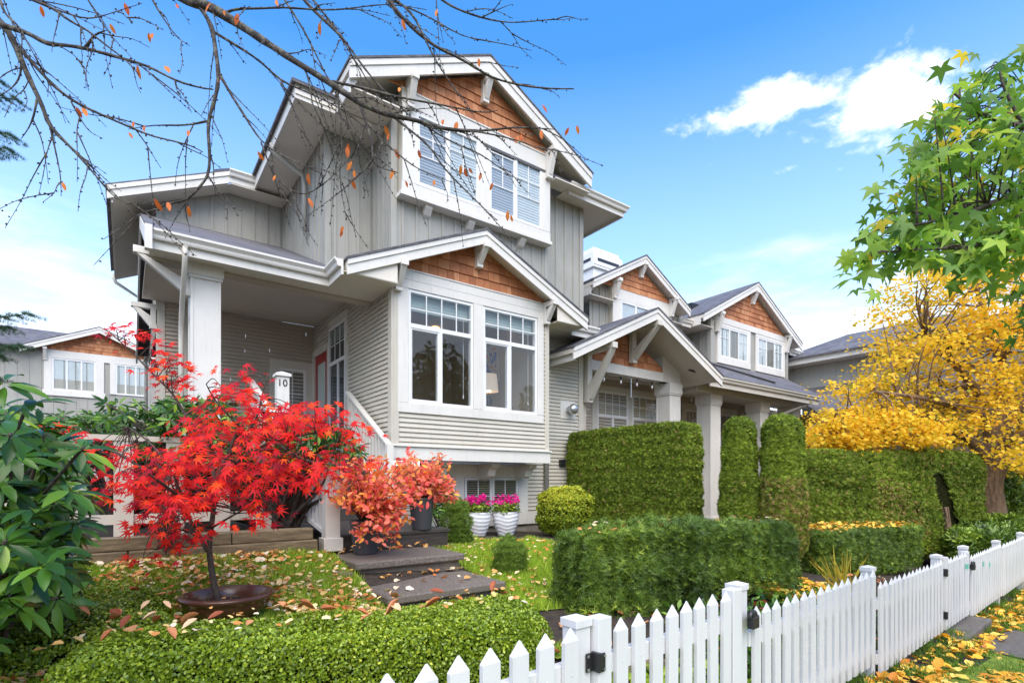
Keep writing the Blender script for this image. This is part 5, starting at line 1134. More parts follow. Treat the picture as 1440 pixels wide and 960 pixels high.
# large dry leaves on the boxwood: separate things
spots = [(np.append(0, 0), 0)]
proto = None
pts = np.concatenate([on_top(16, ba, bb, 0.46, 0.985, 0.05, 0.62), on_top(8, ba, bb, 0.46, 0.985, 0.62, 0.98), np.column_stack([onz_ for onz_ in []]) if False else np.zeros((0, 3))])
ex = np.array([onz(x, y, 0.96) for x, y in ((140, 805), (190, 830), (165, 858), (205, 815), (120, 860), (100, 835), (215, 870), (150, 905), (185, 895), (235, 850), (240, 905), (130, 780), (172, 790), (95, 812), (225, 835), (205, 850), (160, 880), (250, 880))]); ex[:, 2] = np.where(ex[:, 1] > ba[1] + 0.55, 0.95, 0.985)
pts = np.concatenate([pts, ex])
for i, p in enumerate(pts):
    if proto is None:
        V, F, T = scatter(T_DRY[0], T_DRY[1], np.zeros((1, 3)), np.array([[0, 0, 1.0]]), np.array([[0, 1.0, 0]]), 1.0, np.array([0.5]))
        V = V - (0, 0.5, 0)
        protos = [np_mesh('fallen_leaf', V * (1, 1, zz), F, M['brownleaf'], None, np.full(len(F), tt), True) for zz, tt in ((1, 0.1), (1.6, 0.4), (0.8, 0.7), (1.3, 1.0), (2.0, 0.55), (1.2, 0.25))]
        proto = True; o = protos[0]
    else: o = protos[i] if i < 6 else protos[i % 6].copy()
    if i >= 6: COL.objects.link(o)
    o.location = p; s_ = random.uniform(0.055, 0.095); o.scale = (s_ * random.uniform(0.7, 1), s_, s_); o.rotation_euler = (random.uniform(-.3, .3), random.uniform(-.3, .3), random.uniform(0, 6.28))
    tag(o, 'dry curled brown leaf lying on top of the boxwood hedge', 'leaf', 'dry leaves on the boxwood hedge')

# ================================================================== red maple in the bowl
def wp(pl): return np.array([at(*p) for p in pl])
def smooth(P, n=4):
    P = np.asarray(P); t = np.arange(len(P)); tt = np.linspace(0, len(P) - 1, (len(P) - 1) * n + 1)
    Q = np.stack([np.interp(tt, t, P[:, i]) for i in range(3)], -1)
    for _ in range(2): Q[1:-1] = 0.25 * Q[:-2] + 0.5 * Q[1:-1] + 0.25 * Q[2:]
    return Q
def wig(P, a): P = P.copy(); P[1:-1] += rng.normal(0, a, P[1:-1].shape); return P
mt = thing('red_maple', 'small Japanese maple with bright red leaves growing in the brown bowl', 'tree', (bc[0], bc[1], bz + 0.1))
K = 3.52
sk = [([(311, 853, K), (304, 825, K), (294, 795, K), (291, 768, K), (297, 742, K)], 0.022, 0.016), ([(292, 775, K), (281, 757, K), (268, 728, K - .05), (255, 700, K - .1), (244, 668, K - .15)], 0.015, 0.007), ([(297, 742, K), (303, 705, K), (305, 672, K), (322, 640, K + .05), (336, 600, K + .1)], 0.017, 0.007),
      ([(303, 705, K), (300, 660, K + .1), (290, 625, K + .15), (268, 590, K + .2), (240, 555, K + .2), (212, 522, K + .2), (188, 495, K + .2), (147, 461, K + .2)], 0.014, 0.003), ([(305, 672, K), (340, 640, K - .1), (385, 620, K - .15), (440, 610, K - .1), (492, 606, K)], 0.013, 0.004), ([(322, 640, K), (360, 590, K + .1), (372, 550, K + .1), (378, 525, K + .1)], 0.011, 0.003),
      ([(255, 700, K - .1), (215, 670, K - .25), (170, 640, K - .35), (130, 625, K - .4), (95, 615, K - .4)], 0.011, 0.003), ([(244, 668, K), (215, 625, K + .1), (180, 600, K + .2)], 0.009, 0.003), ([(281, 757, K), (262, 745, K - .15), (232, 740, K - .25)], 0.009, 0.003), ([(297, 742, K), (330, 720, K - .2), (365, 705, K - .3)], 0.008, 0.003), ([(336, 600, K), (300, 560, K - .1), (290, 540, K - .2)], 0.008, 0.003), ([(385, 620, K - .15), (430, 650, K - .25), (490, 655, K - .2)], 0.008, 0.003)]
mb = MB(); SK = []
for pl, r0, r1 in sk:
    P = smooth(wig(wp(pl), 0.008)); mb.tube(P, np.linspace(r0, r1, len(P)), 7); SK.append(P)
SK = np.concatenate(SK)
env = [([(105, 650), (125, 618), (200, 625), (255, 590), (320, 548), (360, 545), (385, 562), (425, 566), (470, 578), (508, 610), (510, 650), (450, 690), (400, 670), (340, 695), (250, 720), (150, 700)], 215, 2.95, 4.15), ([(180, 700), (260, 690), (285, 730), (270, 790), (200, 790)], 26, 3.2, 3.6), ([(310, 690), (380, 690), (375, 735), (320, 740)], 8, 3.1, 3.5), ([(140, 455), (215, 470), (275, 540), (250, 560), (190, 500)], 16, 3.62, 3.8), ([(345, 518), (375, 522), (372, 560), (300, 560)], 7, 3.5, 3.8), ([(130, 640), (60, 640), (60, 610), (120, 600)], 5, 3.0, 3.3), ([(375, 576), (428, 578), (430, 600), (375, 600)], 7, 3.3, 3.8)]
LP = []; LD = []
for poly, n, k0, k1 in env:
    C = sample_poly(poly, n, k0, k1)
    for c in C:
        w_ = c - (XC, YC, EYE); kk = w_[0] * FX + w_[1] * FY; qx = CX + FPX * (w_[0] * RX + w_[1] * RY) / kk; qy = HY - FPX * w_[2] / kk
        if any((rng.random() < 0.85 or ex == 396) and abs(qx - ex) < ew and abs(qy - ey) < eh for ex, ey, ew, eh in ((440, 622, 52, 13), (225, 606, 40, 14), (150, 660, 22, 12), (396, 534, 38, 24))): continue
        j = np.argmin(np.linalg.norm(SK - c, axis=1)); a = SK[j]
        mid = (a + c) / 2 + rng.normal(0, 0.03, 3) + (0, 0, 0.03); mb.tube(smooth([a, mid, c], 3), np.linspace(0.004, 0.0016, 7), 4)
        m_ = rng.integers(6, 10); q = c + rng.normal(0, 1, (m_, 3)) * (0.07, 0.07, 0.03); LP.append(q); d_out = nrm(q - c) + nrm(c - (bc + (0, 0, 0.55))) * 0.6 + rdir(m_) * 0.4; d_out[:, 2] -= 0.30; LD.append(d_out)
mb.build('trunk', M['bark'], mt, smooth=True)
LP = np.concatenate(LP); LD = np.concatenate(LD); n = len(LP)
leaves('foliage', T_MAPLE, LP, rdir(n) * 0.55 + (-0.25, -0.35, 0.8), LD, rng.uniform(0.036, 0.076, n), M['maple'], mt, np.clip(rng.normal(0.43, 0.27, n), 0, 1))

# ================================================================== orange shrubs in the planters
for P0, h, poly, n, k0, k1, lb in ((P1, 0.33, [(455, 690), (462, 650), (510, 640), (560, 640), (600, 660), (598, 720), (560, 740), (545, 760), (520, 735), (480, 715)], 90, 4.8, 5.5, 'orange-red blueberry bush in the planter on the upper concrete step'), (P2, 0.36, [(545, 660), (570, 632), (595, 645), (612, 632), (640, 650), (640, 700), (600, 715), (565, 700)], 70, 5.7, 6.5, 'orange-red blueberry bush in the planter on the wooden deck')):
    t = thing('blueberry_bush', lb, 'shrub', P0 + (0, 0, h), 'orange blueberry bushes'); C = sample_poly(poly, n, k0, k1)
    if P0 is P1: C = np.concatenate([C, [at(500, 748, 4.95), at(508, 760, 4.9), at(555, 752, 5.1), at(560, 765, 5.1), at(548, 740, 5.0)]])
    mb = MB(); LP = []; LD = []; b0 = P0 + (0, 0, h * 0.9)
    for c in C:
        a = b0 + rng.normal(0, 0.03, 3) * (1, 1, 0); mid = a * 0.45 + c * 0.55 + (0, 0, 0.05); S = smooth([a, mid, c], 4); mb.tube(S, np.linspace(0.006, 0.0018, len(S)), 5)
        for q in S[4:]: m_ = rng.integers(3, 6); LP.append(q + rng.normal(0, 0.03, (m_, 3))); LD.append(rdir(m_) + nrm(c - a) * 0.7)
    mb.build('stems', M['bark'], t, smooth=True); LP = np.concatenate(LP); LD = np.concatenate(LD); n = len(LP)
    leaves('foliage', T_BERRY, LP, rdir(n) + (0, -0.2, 0.9), LD, rng.uniform(0.042, 0.078, n), M['blueberry'], t)

# ================================================================== rhododendrons
def whorls(name_root, C, axis, nleaf, size, lean=0.15, stem_from=None, stem_r=(0.02, 0.006), mat='rhodo', droop=0.45):
    LP = []; LD = []; LN = []
    for c, ax in zip(C, axis):
        ax = ax / np.linalg.norm(ax); u = np.cross(ax, (0.3, 0.2, 1)); u /= np.linalg.norm(u); w = np.cross(ax, u); m_ = rng.integers(nleaf[0], nleaf[1] + 1); a0 = rng.uniform(0, 6.28)
        for i in range(m_):
            a = a0 + 2 * math.pi * i / m_ + rng.normal(0, 0.15); e = rng.normal(lean, 0.28); d = (math.cos(a) * u + math.sin(a) * w) * math.cos(e) + ax * math.sin(e); d[2] -= droop * 0.3
            LP.append(c + d * 0.01 - ax * rng.uniform(0, 0.02)); LD.append(d); LN.append(ax + rng.normal(0, 0.15, 3))
    n = len(LP); leaves('foliage', T_RHODO, np.array(LP), np.array(LN), np.array(LD), rng.uniform(size[0], size[1], n), M[mat], name_root, np.clip(rng.normal(0.45, 0.26, n), 0, 1), True)
    if stem_from is not None:
        mb = MB()
        for c in C:
            if rng.random() > 0.45: continue
            b = stem_from[rng.integers(len(stem_from))]; mid = b * 0.5 + c * 0.5 + rng.normal(0, 0.06, 3) + (0, 0, 0.05); S = smooth(wig(np.array([b, b * 0.75 + c * 0.25 + (0, 0, 0.03), mid, c]), 0.02), 4); mb.tube(S, np.linspace(stem_r[0], stem_r[1], len(S)), 6)
        mb.build('stems', M['bark'], name_root, smooth=True)
rh = thing('rhododendron', 'large glossy rhododendron with long green leaves at the left edge', 'shrub', at(-60, 960, 2.2) * (1, 1, 0) + (0, 0, 0.5))
C = np.concatenate([[at(*p) for p in ((42, 562, 2.0), (118, 628, 2.1), (20, 640, 1.9), (98, 690, 2.0), (42, 715, 1.8), (105, 735, 2.1), (70, 765, 1.9), (35, 800, 1.8), (85, 805, 2.0), (10, 580, 2.2), (18, 690, 2.1), (62, 655, 2.3), (62, 790, 1.7), (8, 760, 1.7), (55, 620, 2.5), (5, 535, 1.9), (30, 850, 1.9), (15, 610, 1.7), (80, 840, 2.2))], sample_poly([(-250, 560), (30, 570), (100, 660), (95, 780), (60, 850), (-20, 930), (-260, 950)], 110, 1.8, 3.2), sample_poly([(-60, 560), (50, 560), (105, 640), (120, 740), (90, 830), (-20, 900), (-60, 900)], 130, 2.2, 3.2)])
whorls(rh, C, nrm(np.array([0.2, -0.45, 0.9]) + rng.normal(0, 0.35, (len(C), 3))), (8, 12), (0.080, 0.140), 0.2, np.array([at(-80, 950, 2.6), at(-20, 960, 2.6), at(-150, 960, 2.5)]), (0.022, 0.006))
rm = thing('rhododendron', 'green rhododendron with a fan of bare stems behind the timber wall', 'shrub', at(390, 742, 5.8))
C = sample_poly([(100, 600), (150, 565), (215, 575), (330, 585), (420, 585), (490, 610), (515, 640), (470, 665), (300, 650), (180, 655), (110, 640)], 300, 5.0, 6.4); C = np.concatenate([C, sample_poly([(385, 590), (500, 598), (515, 640), (390, 640)], 60, 4.95, 5.5), sample_poly([(40, 615), (95, 598), (150, 572), (250, 560), (330, 565), (330, 620), (120, 660), (40, 660)], 200, 5.0, 6.0), sample_poly([(55, 585), (130, 572), (160, 640), (50, 650)], 60, 5.5, 6.8)])
whorls(rm, C, nrm(np.array([0.0, -0.4, 0.9]) + rng.normal(0, 0.45, (len(C), 3))), (6, 9), (0.08, 0.13), 0.2, np.array([at(x, 745, 5.75) for x in (300, 385, 395, 405, 415, 180, 170, 395)]), (0.030, 0.006))
pp = thing('purple_shrub', 'small purple-leaved twiggy shrub between maple and timber wall', 'shrub', at(232, 760, 4.4))
C = np.concatenate([sample_poly([(205, 660), (260, 665), (265, 735), (215, 745)], 40, 4.2, 4.6)]); n = 260; P = np.repeat(C, 7, 0)[:n] + rng.normal(0, 0.03, (min(n, 280), 3))[:n]
leaves('foliage', T_OVAL, P, rdir(n), rdir(n), rng.uniform(0.03, 0.05, n), M['purple'], pp)
mb = MB()
for c in C: b = at(235, 770, 4.4) + rng.normal(0, 0.03, 3); mb.tube([b, (b + c) / 2 + rng.normal(0, 0.02, 3), c], [0.005, 0.003, 0.0015], 4)
mb.build('stems', M['bark'], pp)
pp = thing('purple_shrub', 'purple-leaved shrub in the distance below the orange gabled house', 'shrub', at(95, 660, 7.5))
P = sample_poly([(60, 612), (85, 603), (118, 612), (115, 645), (70, 650)], 420, 7.0, 8.0); leaves('foliage', T_OVAL, P, rdir(420), rdir(420), rng.uniform(0.07, 0.11, 420), M['purple'], pp)
mb = MB(); [mb.tube([at(95 + rng.normal(0, 4), 740, 7.5), c], [0.012, 0.004], 4) for c in P[:16]]; mb.build('stems', M['bark'], pp)
fs = thing('low_shrub', 'low green shrub under the bay behind the dwarf spruce', 'shrub', at(618, 735, 8.6))
P = sample_poly([(592, 700), (640, 690), (650, 722), (600, 730)], 700, 8.2, 9.0); leaves('foliage', T_OVAL, P, rdir(700) + (0, 0, 0.6), rdir(700), rng.uniform(0.05, 0.08, 700), M['rhodo'], fs)
mb = MB(); [mb.tube([at(618 + rng.normal(0, 5), 740, 8.6), c], [0.008, 0.003], 4) for c in P[:20]]; mb.build('stems', M['bark'], fs)
# planting between fence and yews
gc = thing('ground_cover', 'leafy ground cover behind the picket fence right of the block yew hedge', 'plant', (2.0, -5.4, 0.2))
def bed(n, s0, s1, v0, v1, h):
    s = rng.uniform(s0, s1, n); v = rng.uniform(v0, v1, n); q = np.stack([fence_xy(a, b) for a, b in zip(s, v)]); return np.column_stack([q, ground_z(q[:, 0], q[:, 1]) + rng.uniform(0, 1, n) ** 1.5 * h])
P = bed(4200, 3.4, 6.2, 0.15, 0.9, 0.30); leaves('foliage', T_OVAL, P, rdir(4200) + (0, -0.2, 1.0), rdir(4200), rng.uniform(0.05, 0.09, 4200), M['rhodo'], gc)
P = bed(2600, 1.7, 3.4, 0.12, 0.55, 0.22); tag(leaves('ground_cover', T_OVAL, P, rdir(2600) + (0, -0.2, 1.0), rdir(2600), rng.uniform(0.05, 0.10, 2600), M['grass']), 'pale green strappy ground cover seen through the near gate', 'plant')
yg = thing('yellow_grass', 'tuft of yellow blades between the two yew hedges', 'plant', at(1188, 835, 5.2)); n = 70; b = at(1188, 835, 5.2)
leaves('blades', (T_BLADE[0] * (0.35, 1, 1.4), T_BLADE[1]), b + rng.normal(0, 0.04, (n, 3)) * (1, 1, 0.2), rdir(n) * (1, 1, 0.2), rng.normal(0, 0.4, (n, 3)) * (1, 1, 0) + (0, 0, 1), rng.uniform(0.28, 0.46, n), M['yblade'], yg)

# ================================================================== trees
yt = thing('yellow_tree', 'broad spreading tree full of yellow autumn leaves on the right', 'tree', at(1394, 730, 12.0) * (1, 1, 0) + (0, 0, 0.0))
KT = 12.0; mb = MB(); TK = []
limbs = [([(1394, 760, KT), (1392, 720, KT), (1391, 680, KT), (1392, 650, KT), (1396, 622, KT)], 0.29, 0.22), ([(1392, 645, KT), (1372, 618, KT), (1345, 607, KT - .4), (1300, 600, KT - .9), (1240, 604, KT - 1.2), (1170, 600, KT - 1.4)], 0.14, 0.03), ([(1396, 622, KT), (1388, 585, KT), (1370, 545, KT - .2), (1335, 505, KT - .5), (1300, 470, KT - .7)], 0.15, 0.03), ([(1396, 622, KT), (1408, 570, KT), (1405, 510, KT + .3), (1385, 450, KT + .3), (1370, 395, KT + .3)], 0.18, 0.03), ([(1396, 622, KT), (1425, 580, KT + .2), (1470, 520, KT + .4), (1520, 450, KT + .5)], 0.16, 0.03), ([(1392, 645, KT), (1425, 615, KT - .5), (1480, 600, KT - 1), (1560, 590, KT - 1.4)], 0.13, 0.03), ([(1388, 585, KT), (1345, 570, KT - .8), (1290, 555, KT - 1.5), (1230, 550, KT - 1.8)], 0.10, 0.02), ([(1405, 510, KT), (1430, 450, KT - .6), (1445, 400, KT - .8)], 0.10, 0.02), ([(1370, 545, KT), (1320, 545, KT + 1), (1260, 520, KT + 1.5)], 0.09, 0.02)]
for pl, r0, r1 in limbs: P = smooth(wig(wp(pl), 0.05)); mb.tube(P, np.linspace(r0, r1, len(P)), 9); TK.append(P)
TK = np.concatenate(TK)
reg = [(1122, 612), (1138, 592), (1185, 570), (1180, 540), (1215, 520), (1235, 475), (1228, 445), (1262, 388), (1330, 364), (1440, 352), (1640, 380), (1700, 600), (1560, 670), (1440, 668), (1405, 640), (1330, 622), (1285, 632), (1210, 628), (1150, 640)]
C = np.concatenate([sample_poly(reg, 450, 10.0, 13.6), sample_poly([(1122, 612), (1185, 575), (1300, 580), (1320, 625), (1150, 635)], 50, 9.8, 11.0)]); LP = []
for c in C:
    j = np.argmin(np.linalg.norm(TK - c, axis=1) + rng.random(len(TK)) * 0.5); a = TK[j]; S = smooth([a, (a + c) / 2 + (0, 0, 0.12) + rng.normal(0, 0.08, 3), c], 3); mb.tube(S, np.linspace(0.022, 0.006, len(S)), 4)
    m_ = int(rng.integers(35, 115)); q = c + rng.normal(0, 1, (m_, 3)) * (0.27, 0.27, 0.08) * rng.uniform(0.7, 1.25); LP.append(q)
mb.build('trunk', M['treebark'], yt, smooth=True); LP = np.concatenate(LP); n = len(LP)
t_ = np.clip(rng.normal(0.55, 0.22, n) - 0.3 * (lown(LP, 1.3) > 0.9), 0, 1)
leaves('foliage', T_ROUND, LP, rdir(n) * 0.8 + (0, -0.2, 0.8), rdir(n) - (0, 0, 0.3), rng.uniform(0.05, 0.095, n), M['yellowtree'], yt, t_)

sgm = thing('sweetgum', 'green star-leaved sweetgum branches hanging in from the upper right', 'tree', at(2000, 1100, 3.2) * (1, 1, 0) + (0, 0, -0.1))
mb = MB(); TK = []
for pl, r0, r1 in (([(2000, 1250, 3.4), (1990, 800, 3.4), (1960, 300, 3.4), (1950, -200, 3.4)], 0.16, 0.10), ([(1980, 400, 3.4), (1750, 300, 3.2), (1560, 230, 3.0), (1440, 180, 2.9), (1370, 165, 2.85), (1340, 130, 2.8)], 0.03, 0.005), ([(1560, 230, 3.0), (1470, 260, 2.8), (1400, 285, 2.7), (1350, 305, 2.6), (1270, 320, 2.6)], 0.022, 0.005), ([(1470, 260, 2.8), (1400, 340, 2.6), (1300, 350, 2.55), (1225, 355, 2.5)], 0.014, 0.004), ([(1440, 180, 2.9), (1410, 120, 2.9), (1405, 90, 2.9)], 0.010, 0.003)):
    P = smooth(wig(wp(pl), 0.01)); mb.tube(P, np.linspace(r0, r1, len(P)), 7); TK.append(P)
TK = np.concatenate(TK)
C = np.concatenate([sample_poly([(1196, 375), (1202, 318), (1240, 295), (1262, 250), (1268, 205), (1305, 165), (1335, 140), (1350, 110), (1395, 85), (1420, 105), (1500, 120), (1700, 160), (1700, 410), (1440, 355), (1330, 360), (1290, 345), (1240, 368)], 250, 2.4, 3.5), [at(1420, 420, 3.4), at(1432, 450, 3.4), at(1438, 480, 3.4), at(1445, 430, 3.5)], sample_poly([(1215, 360), (1330, 340), (1440, 325), (1440, 360), (1330, 365), (1240, 372)], 26, 2.4, 2.8)]); LP = []; LD = []
for c in C:
    j = np.argmin(np.linalg.norm(TK - c, axis=1)); a = TK[j]; S = smooth([a, (a + c) / 2 + (0, 0, 0.04), c], 3); mb.tube(S, np.linspace(0.005, 0.002, len(S)), 4)
    m_ = rng.integers(4, 7); q = c + rng.normal(0, 0.06, (m_, 3)); LP.append(q); d = rdir(m_) * 0.8; d[:, 2] -= 0.75; LD.append(d)
mb.build('trunk', M['bark'], sgm, smooth=True); LP = np.concatenate(LP); LD = np.concatenate(LD); n = len(LP)
leaves('foliage', T_GUM, LP, rdir(n) * 0.8 + (-0.35, -0.5, 0.5), LD, rng.uniform(0.055, 0.105, n), M['sweetgum'], sgm, np.clip(rng.random(n) * 0.97, 0, 1))

# bare branches
bare = thing('bare_tree', 'nearly leafless tree reaching thin mossy branches across the top left', 'tree', at(-900, 1200, 3.2) * (1, 1, 0) + (0, 0, 0.2))
B = {
 'A': ([(-900, 1250, 3.3), (-880, 600, 3.3), (-800, 0, 3.3), (-600, -420, 3.2), (-200, -420, 3.0), (120, -120, 2.9), (253, 0, 2.8), (287, 7, 2.8), (317, 18, 2.8), (367, 55, 2.75), (417, 87, 2.7), (467, 115, 2.7), (507, 148, 2.7), (547, 160, 2.7), (587, 170, 2.7), (623, 180, 2.7), (680, 181, 2.7), (727, 180, 2.7), (780, 182, 2.7)], [0.17, 0.15, 0.12, 0.09, 0.05, 0.027, 0.023, 0.022, 0.021, 0.018, 0.0165, 0.015, 0.013, 0.0115, 0.011, 0.009, 0.006, 0.004, 0.002]),
 'B': ([(280, 8, 2.8), (297, 37, 2.78), (302, 63, 2.76), (307, 100, 2.75), (305, 133, 2.74), (293, 170, 2.73), (295, 213, 2.72), (293, 247, 2.7), (277, 270, 2.68), (263, 283, 2.68), (230, 285, 2.66), (222, 296, 2.65)], 0.013),
 'B2': ([(293, 247, 2.7), (307, 270, 2.7), (320, 290, 2.7), (340, 297, 2.7)], 0.005), 'B3': ([(293, 170, 2.73), (260, 173, 2.7), (215, 177, 2.65), (180, 182, 2.65)], 0.006), 'B4': ([(263, 283, 2.7), (266, 298, 2.7)], 0.004), 'B5': ([(320, 290, 2.7), (319, 310, 2.7)], 0.003),
 'C': ([(297, 43, 2.78), (333, 65, 2.8), (367, 90, 2.85), (393, 110, 2.9), (430, 127, 2.9), (480, 150, 2.95), (520, 185, 3.0)], 0.008),
 'C2': ([(393, 110, 2.9), (412, 150, 2.9), (424, 190, 2.9), (440, 225, 2.9)], 0.004),
 'D': ([(308, 103, 2.75), (327, 133, 2.75), (347, 167, 2.75), (367, 200, 2.75), (400, 220, 2.75), (450, 243, 2.75)], 0.008), 'D2': ([(367, 200, 2.75), (380, 233, 2.75), (400, 263, 2.75), (430, 277, 2.75), (460, 257, 2.75), (480, 233, 2.75), (500, 215, 2.75)], 0.005), 'D3': ([(390, 250, 2.75), (397, 270, 2.75), (396, 287, 2.75)], 0.003),
 'E': ([(-600, -420, 3.2), (-300, -200, 2.9), (-80, -40, 2.6), (0, 32, 2.5), (13, 47, 2.5), (27, 67, 2.5), (43, 110, 2.5), (60, 150, 2.5), (73, 177, 2.5), (110, 217, 2.5), (140, 250, 2.5), (163, 280, 2.5), (187, 288, 2.5), (217, 283, 2.5)], [0.10, 0.05, 0.025, 0.016, 0.015, 0.014, 0.012, 0.010, 0.009, 0.006, 0.004, 0.003, 0.002, 0.0015]),
 'E2': ([(70, 175, 2.5), (75, 205, 2.5), (84, 245, 2.5), (86, 276, 2.5)], 0.005), 'E3': ([(52, 140, 2.5), (50, 165, 2.5), (44, 183, 2.5), (30, 195, 2.5)], 0.006), 'E4': ([(110, 217, 2.5), (150, 245, 2.5)], 0.003), 'E5': ([(30, 75, 2.5), (28, 105, 2.5), (22, 125, 2.5), (0, 135, 2.5)], 0.006),
 'F': ([(0, 35, 2.45), (23, 40, 2.45), (40, 48, 2.45), (67, 65, 2.45), (93, 69, 2.45), (120, 67, 2.45), (167, 80, 2.45), (207, 95, 2.45), (247, 115, 2.45), (280, 127, 2.45), (300, 126, 2.45)], 0.012), 'F2': ([(120, 67, 2.45), (138, 52, 2.45), (150, 43, 2.45)], 0.008), 'F3': ([(0, 0, 2.4), (10, 22, 2.4), (25, 40, 2.4), (45, 65, 2.4), (62, 100, 2.4)], 0.006),
 'G': ([(27, 67, 2.5), (60, 103, 2.5), (80, 123, 2.5), (103, 143, 2.5), (140, 163, 2.5), (177, 180, 2.5), (213, 193, 2.5), (267, 208, 2.5), (285, 214, 2.5)], 0.009), 'G2': ([(100, 143, 2.5), (113, 165, 2.5), (125, 185, 2.5), (145, 195, 2.5)], 0.004),
 'H': ([(-80, -60, 2.6), (40, 0, 2.4), (77, 13, 2.4), (100, 28, 2.4), (123, 43, 2.4), (147, 60, 2.4), (177, 83, 2.4), (195, 105, 2.4)], 0.008), 'H2': ([(77, 13, 2.4), (110, 22, 2.4), (140, 23, 2.4), (165, 18, 2.4), (200, 5, 2.4)], 0.004),
 'I': ([(118, -10, 2.6), (140, 27, 2.6), (160, 57, 2.6), (187, 83, 2.6)], 0.004), 'J': ([(210, -8, 2.7), (230, 28, 2.7), (248, 53, 2.7), (267, 65, 2.7)], 0.005),
 'K': ([(317, 18, 2.8), (330, 16, 2.8), (367, 12, 2.8), (400, 11, 2.8), (440, 14, 2.8), (480, 13, 2.8), (543, 6, 2.8), (600, 14, 2.8)], 0.007),
 'L': ([(500, -60, 3.0), (547, 0, 2.8), (560, 20, 2.8), (590, 47, 2.8), (613, 63, 2.8), (640, 80, 2.8), (667, 97, 2.8), (693, 110, 2.8), (733, 120, 2.8), (770, 123, 2.8), (807, 125, 2.8)], 0.012),
 'M': ([(600, -20, 3.0), (617, 0, 3.0), (640, 17, 3.0), (677, 25, 3.0), (717, 32, 3.0), (780, 27, 3.0)], 0.008), 'M2': ([(677, 25, 3.0), (700, 14, 3.0), (720, 6, 3.0)], 0.004),
 'N': ([(410, -20, 2.9), (440, 15, 2.9), (480, 50, 2.9), (507, 87, 2.9), (530, 120, 2.9), (563, 150, 2.9), (590, 175, 2.9), (630, 187, 2.9)], 0.009), 'O': ([(540, -10, 2.8), (580, 17, 2.8), (600, 60, 2.8), (620, 97, 2.8), (640, 127, 2.8), (663, 160, 2.8)], 0.007),
 'P': ([(473, 118, 2.7), (478, 157, 2.7), (482, 190, 2.7), (482, 217, 2.7), (478, 240, 2.7), (482, 275, 2.7), (488, 310, 2.7)], 0.007), 'Q': ([(507, 150, 2.7), (517, 173, 2.7), (522, 207, 2.7), (525, 223, 2.7), (535, 238, 2.7), (560, 243, 2.7)], 0.009), 'Q2': ([(525, 223, 2.7), (510, 240, 2.7), (492, 255, 2.7)], 0.004),
 'R': ([(517, 173, 2.7), (532, 195, 2.7), (557, 213, 2.7), (590, 240, 2.7), (637, 257, 2.7)], 0.006), 'S': ([(547, 160, 2.7), (575, 180, 2.7), (600, 210, 2.7), (623, 237, 2.7), (667, 277, 2.7), (690, 305, 2.7), (700, 310, 2.7)], 0.007), 'T': ([(623, 180, 2.7), (680, 190, 2.7), (727, 197, 2.7), (770, 213, 2.7)], 0.006),
 'U': ([(467, 115, 2.7), (500, 120, 2.7), (560, 135, 2.7), (620, 145, 2.7), (680, 160, 2.7), (700, 155, 2.7)], 0.008), 'V': ([(400, 0, 2.9), (425, 40, 2.9), (445, 75, 2.9), (462, 108, 2.9), (480, 145, 2.9), (520, 220, 2.9)], 0.006), 'W': ([(432, -10, 3.0), (470, 40, 3.0), (500, 95, 3.0), (530, 130, 3.0), (560, 170, 3.0)], 0.006), 'X': ([(587, 170, 2.7), (640, 200, 2.7), (680, 215, 2.7), (715, 243, 2.7), (735, 255, 2.7)], 0.005), 'Y': ([(547, 0, 2.8), (600, 25, 2.8), (650, 55, 2.8), (690, 58, 2.8)], 0.005), 'Z': ([(417, 87, 2.7), (432, 100, 2.7), (437, 145, 2.7), (450, 200, 2.7), (455, 220, 2.7)], 0.005)}
mb = MB(); twig = MB(); buds = []; TIPS = []
def add_branch(P, r, side=True, lvl=0):
    r = np.broadcast_to(np.asarray(r, float), (len(P),)) if np.ndim(r) else np.linspace(r, r * 0.25, len(P))
    S = smooth(wig(P, 0.006), 3); rr = np.interp(np.linspace(0, 1, len(S)), np.linspace(0, 1, len(P)), r) * (1 + 0.12 * rng.normal(0, 1, len(S)).clip(-1, 1))
    mb.tube(S, np.maximum(rr, 0.0013), 7 if rr.max() > 0.02 else 5)
    L = np.concatenate([[0], np.cumsum(np.linalg.norm(np.diff(S, axis=0), axis=1))])
    for d in np.arange(0.02, L[-1], 0.042):
        if np.interp(d, L, rr) < 0.02: buds.append(np.array([np.interp(d, L, S[:, i]) for i in range(3)]) + rng.normal(0, 0.0025, 3))
    if side:
        for d in np.arange(0.10, L[-1], 0.20 if lvl == 0 else 0.4):
            if np.interp(d, L, rr) > 0.03: continue
            j = min(len(S) - 2, int(np.interp(d, L, np.arange(len(S))))); t = S[j + 1] - S[j]; t /= np.linalg.norm(t)
            dv = t + rdir(1)[0] * 0.75 + (0, 0, -0.25); dv /= np.linalg.norm(dv); ln = rng.uniform(0.10, 0.38); a = S[j]; kk = 4
            Pn = np.array([a + dv * ln * q + np.array([0, 0, -0.05]) * q * q + rng.normal(0, 0.008, 3) * q for q in np.linspace(0, 1, kk)]); add_branch(Pn, 0.0032, lvl < 1 and rng.random() < 0.35, lvl + 1); TIPS.append(Pn[-1])
for nm, (pl, r) in B.items(): add_branch(wp(pl), r)
buds = np.array(buds); n = len(buds)
V, F, T = scatter(np.array([(0, 0, 0), (-0.4, 0.5, 0), (0, 0.5, 0.4), (0.4, 0.5, 0), (0, 1, 0), (0, 0.5, -0.4)]), np.array([(0, 1, 2, 2), (0, 2, 3, 3), (4, 2, 1, 1), (4, 3, 2, 2), (0, 5, 1, 1), (0, 3, 5, 5), (4, 1, 5, 5), (4, 5, 3, 3)])[:, :3], buds, rdir(n), rdir(n), rng.uniform(0.008, 0.015, n))
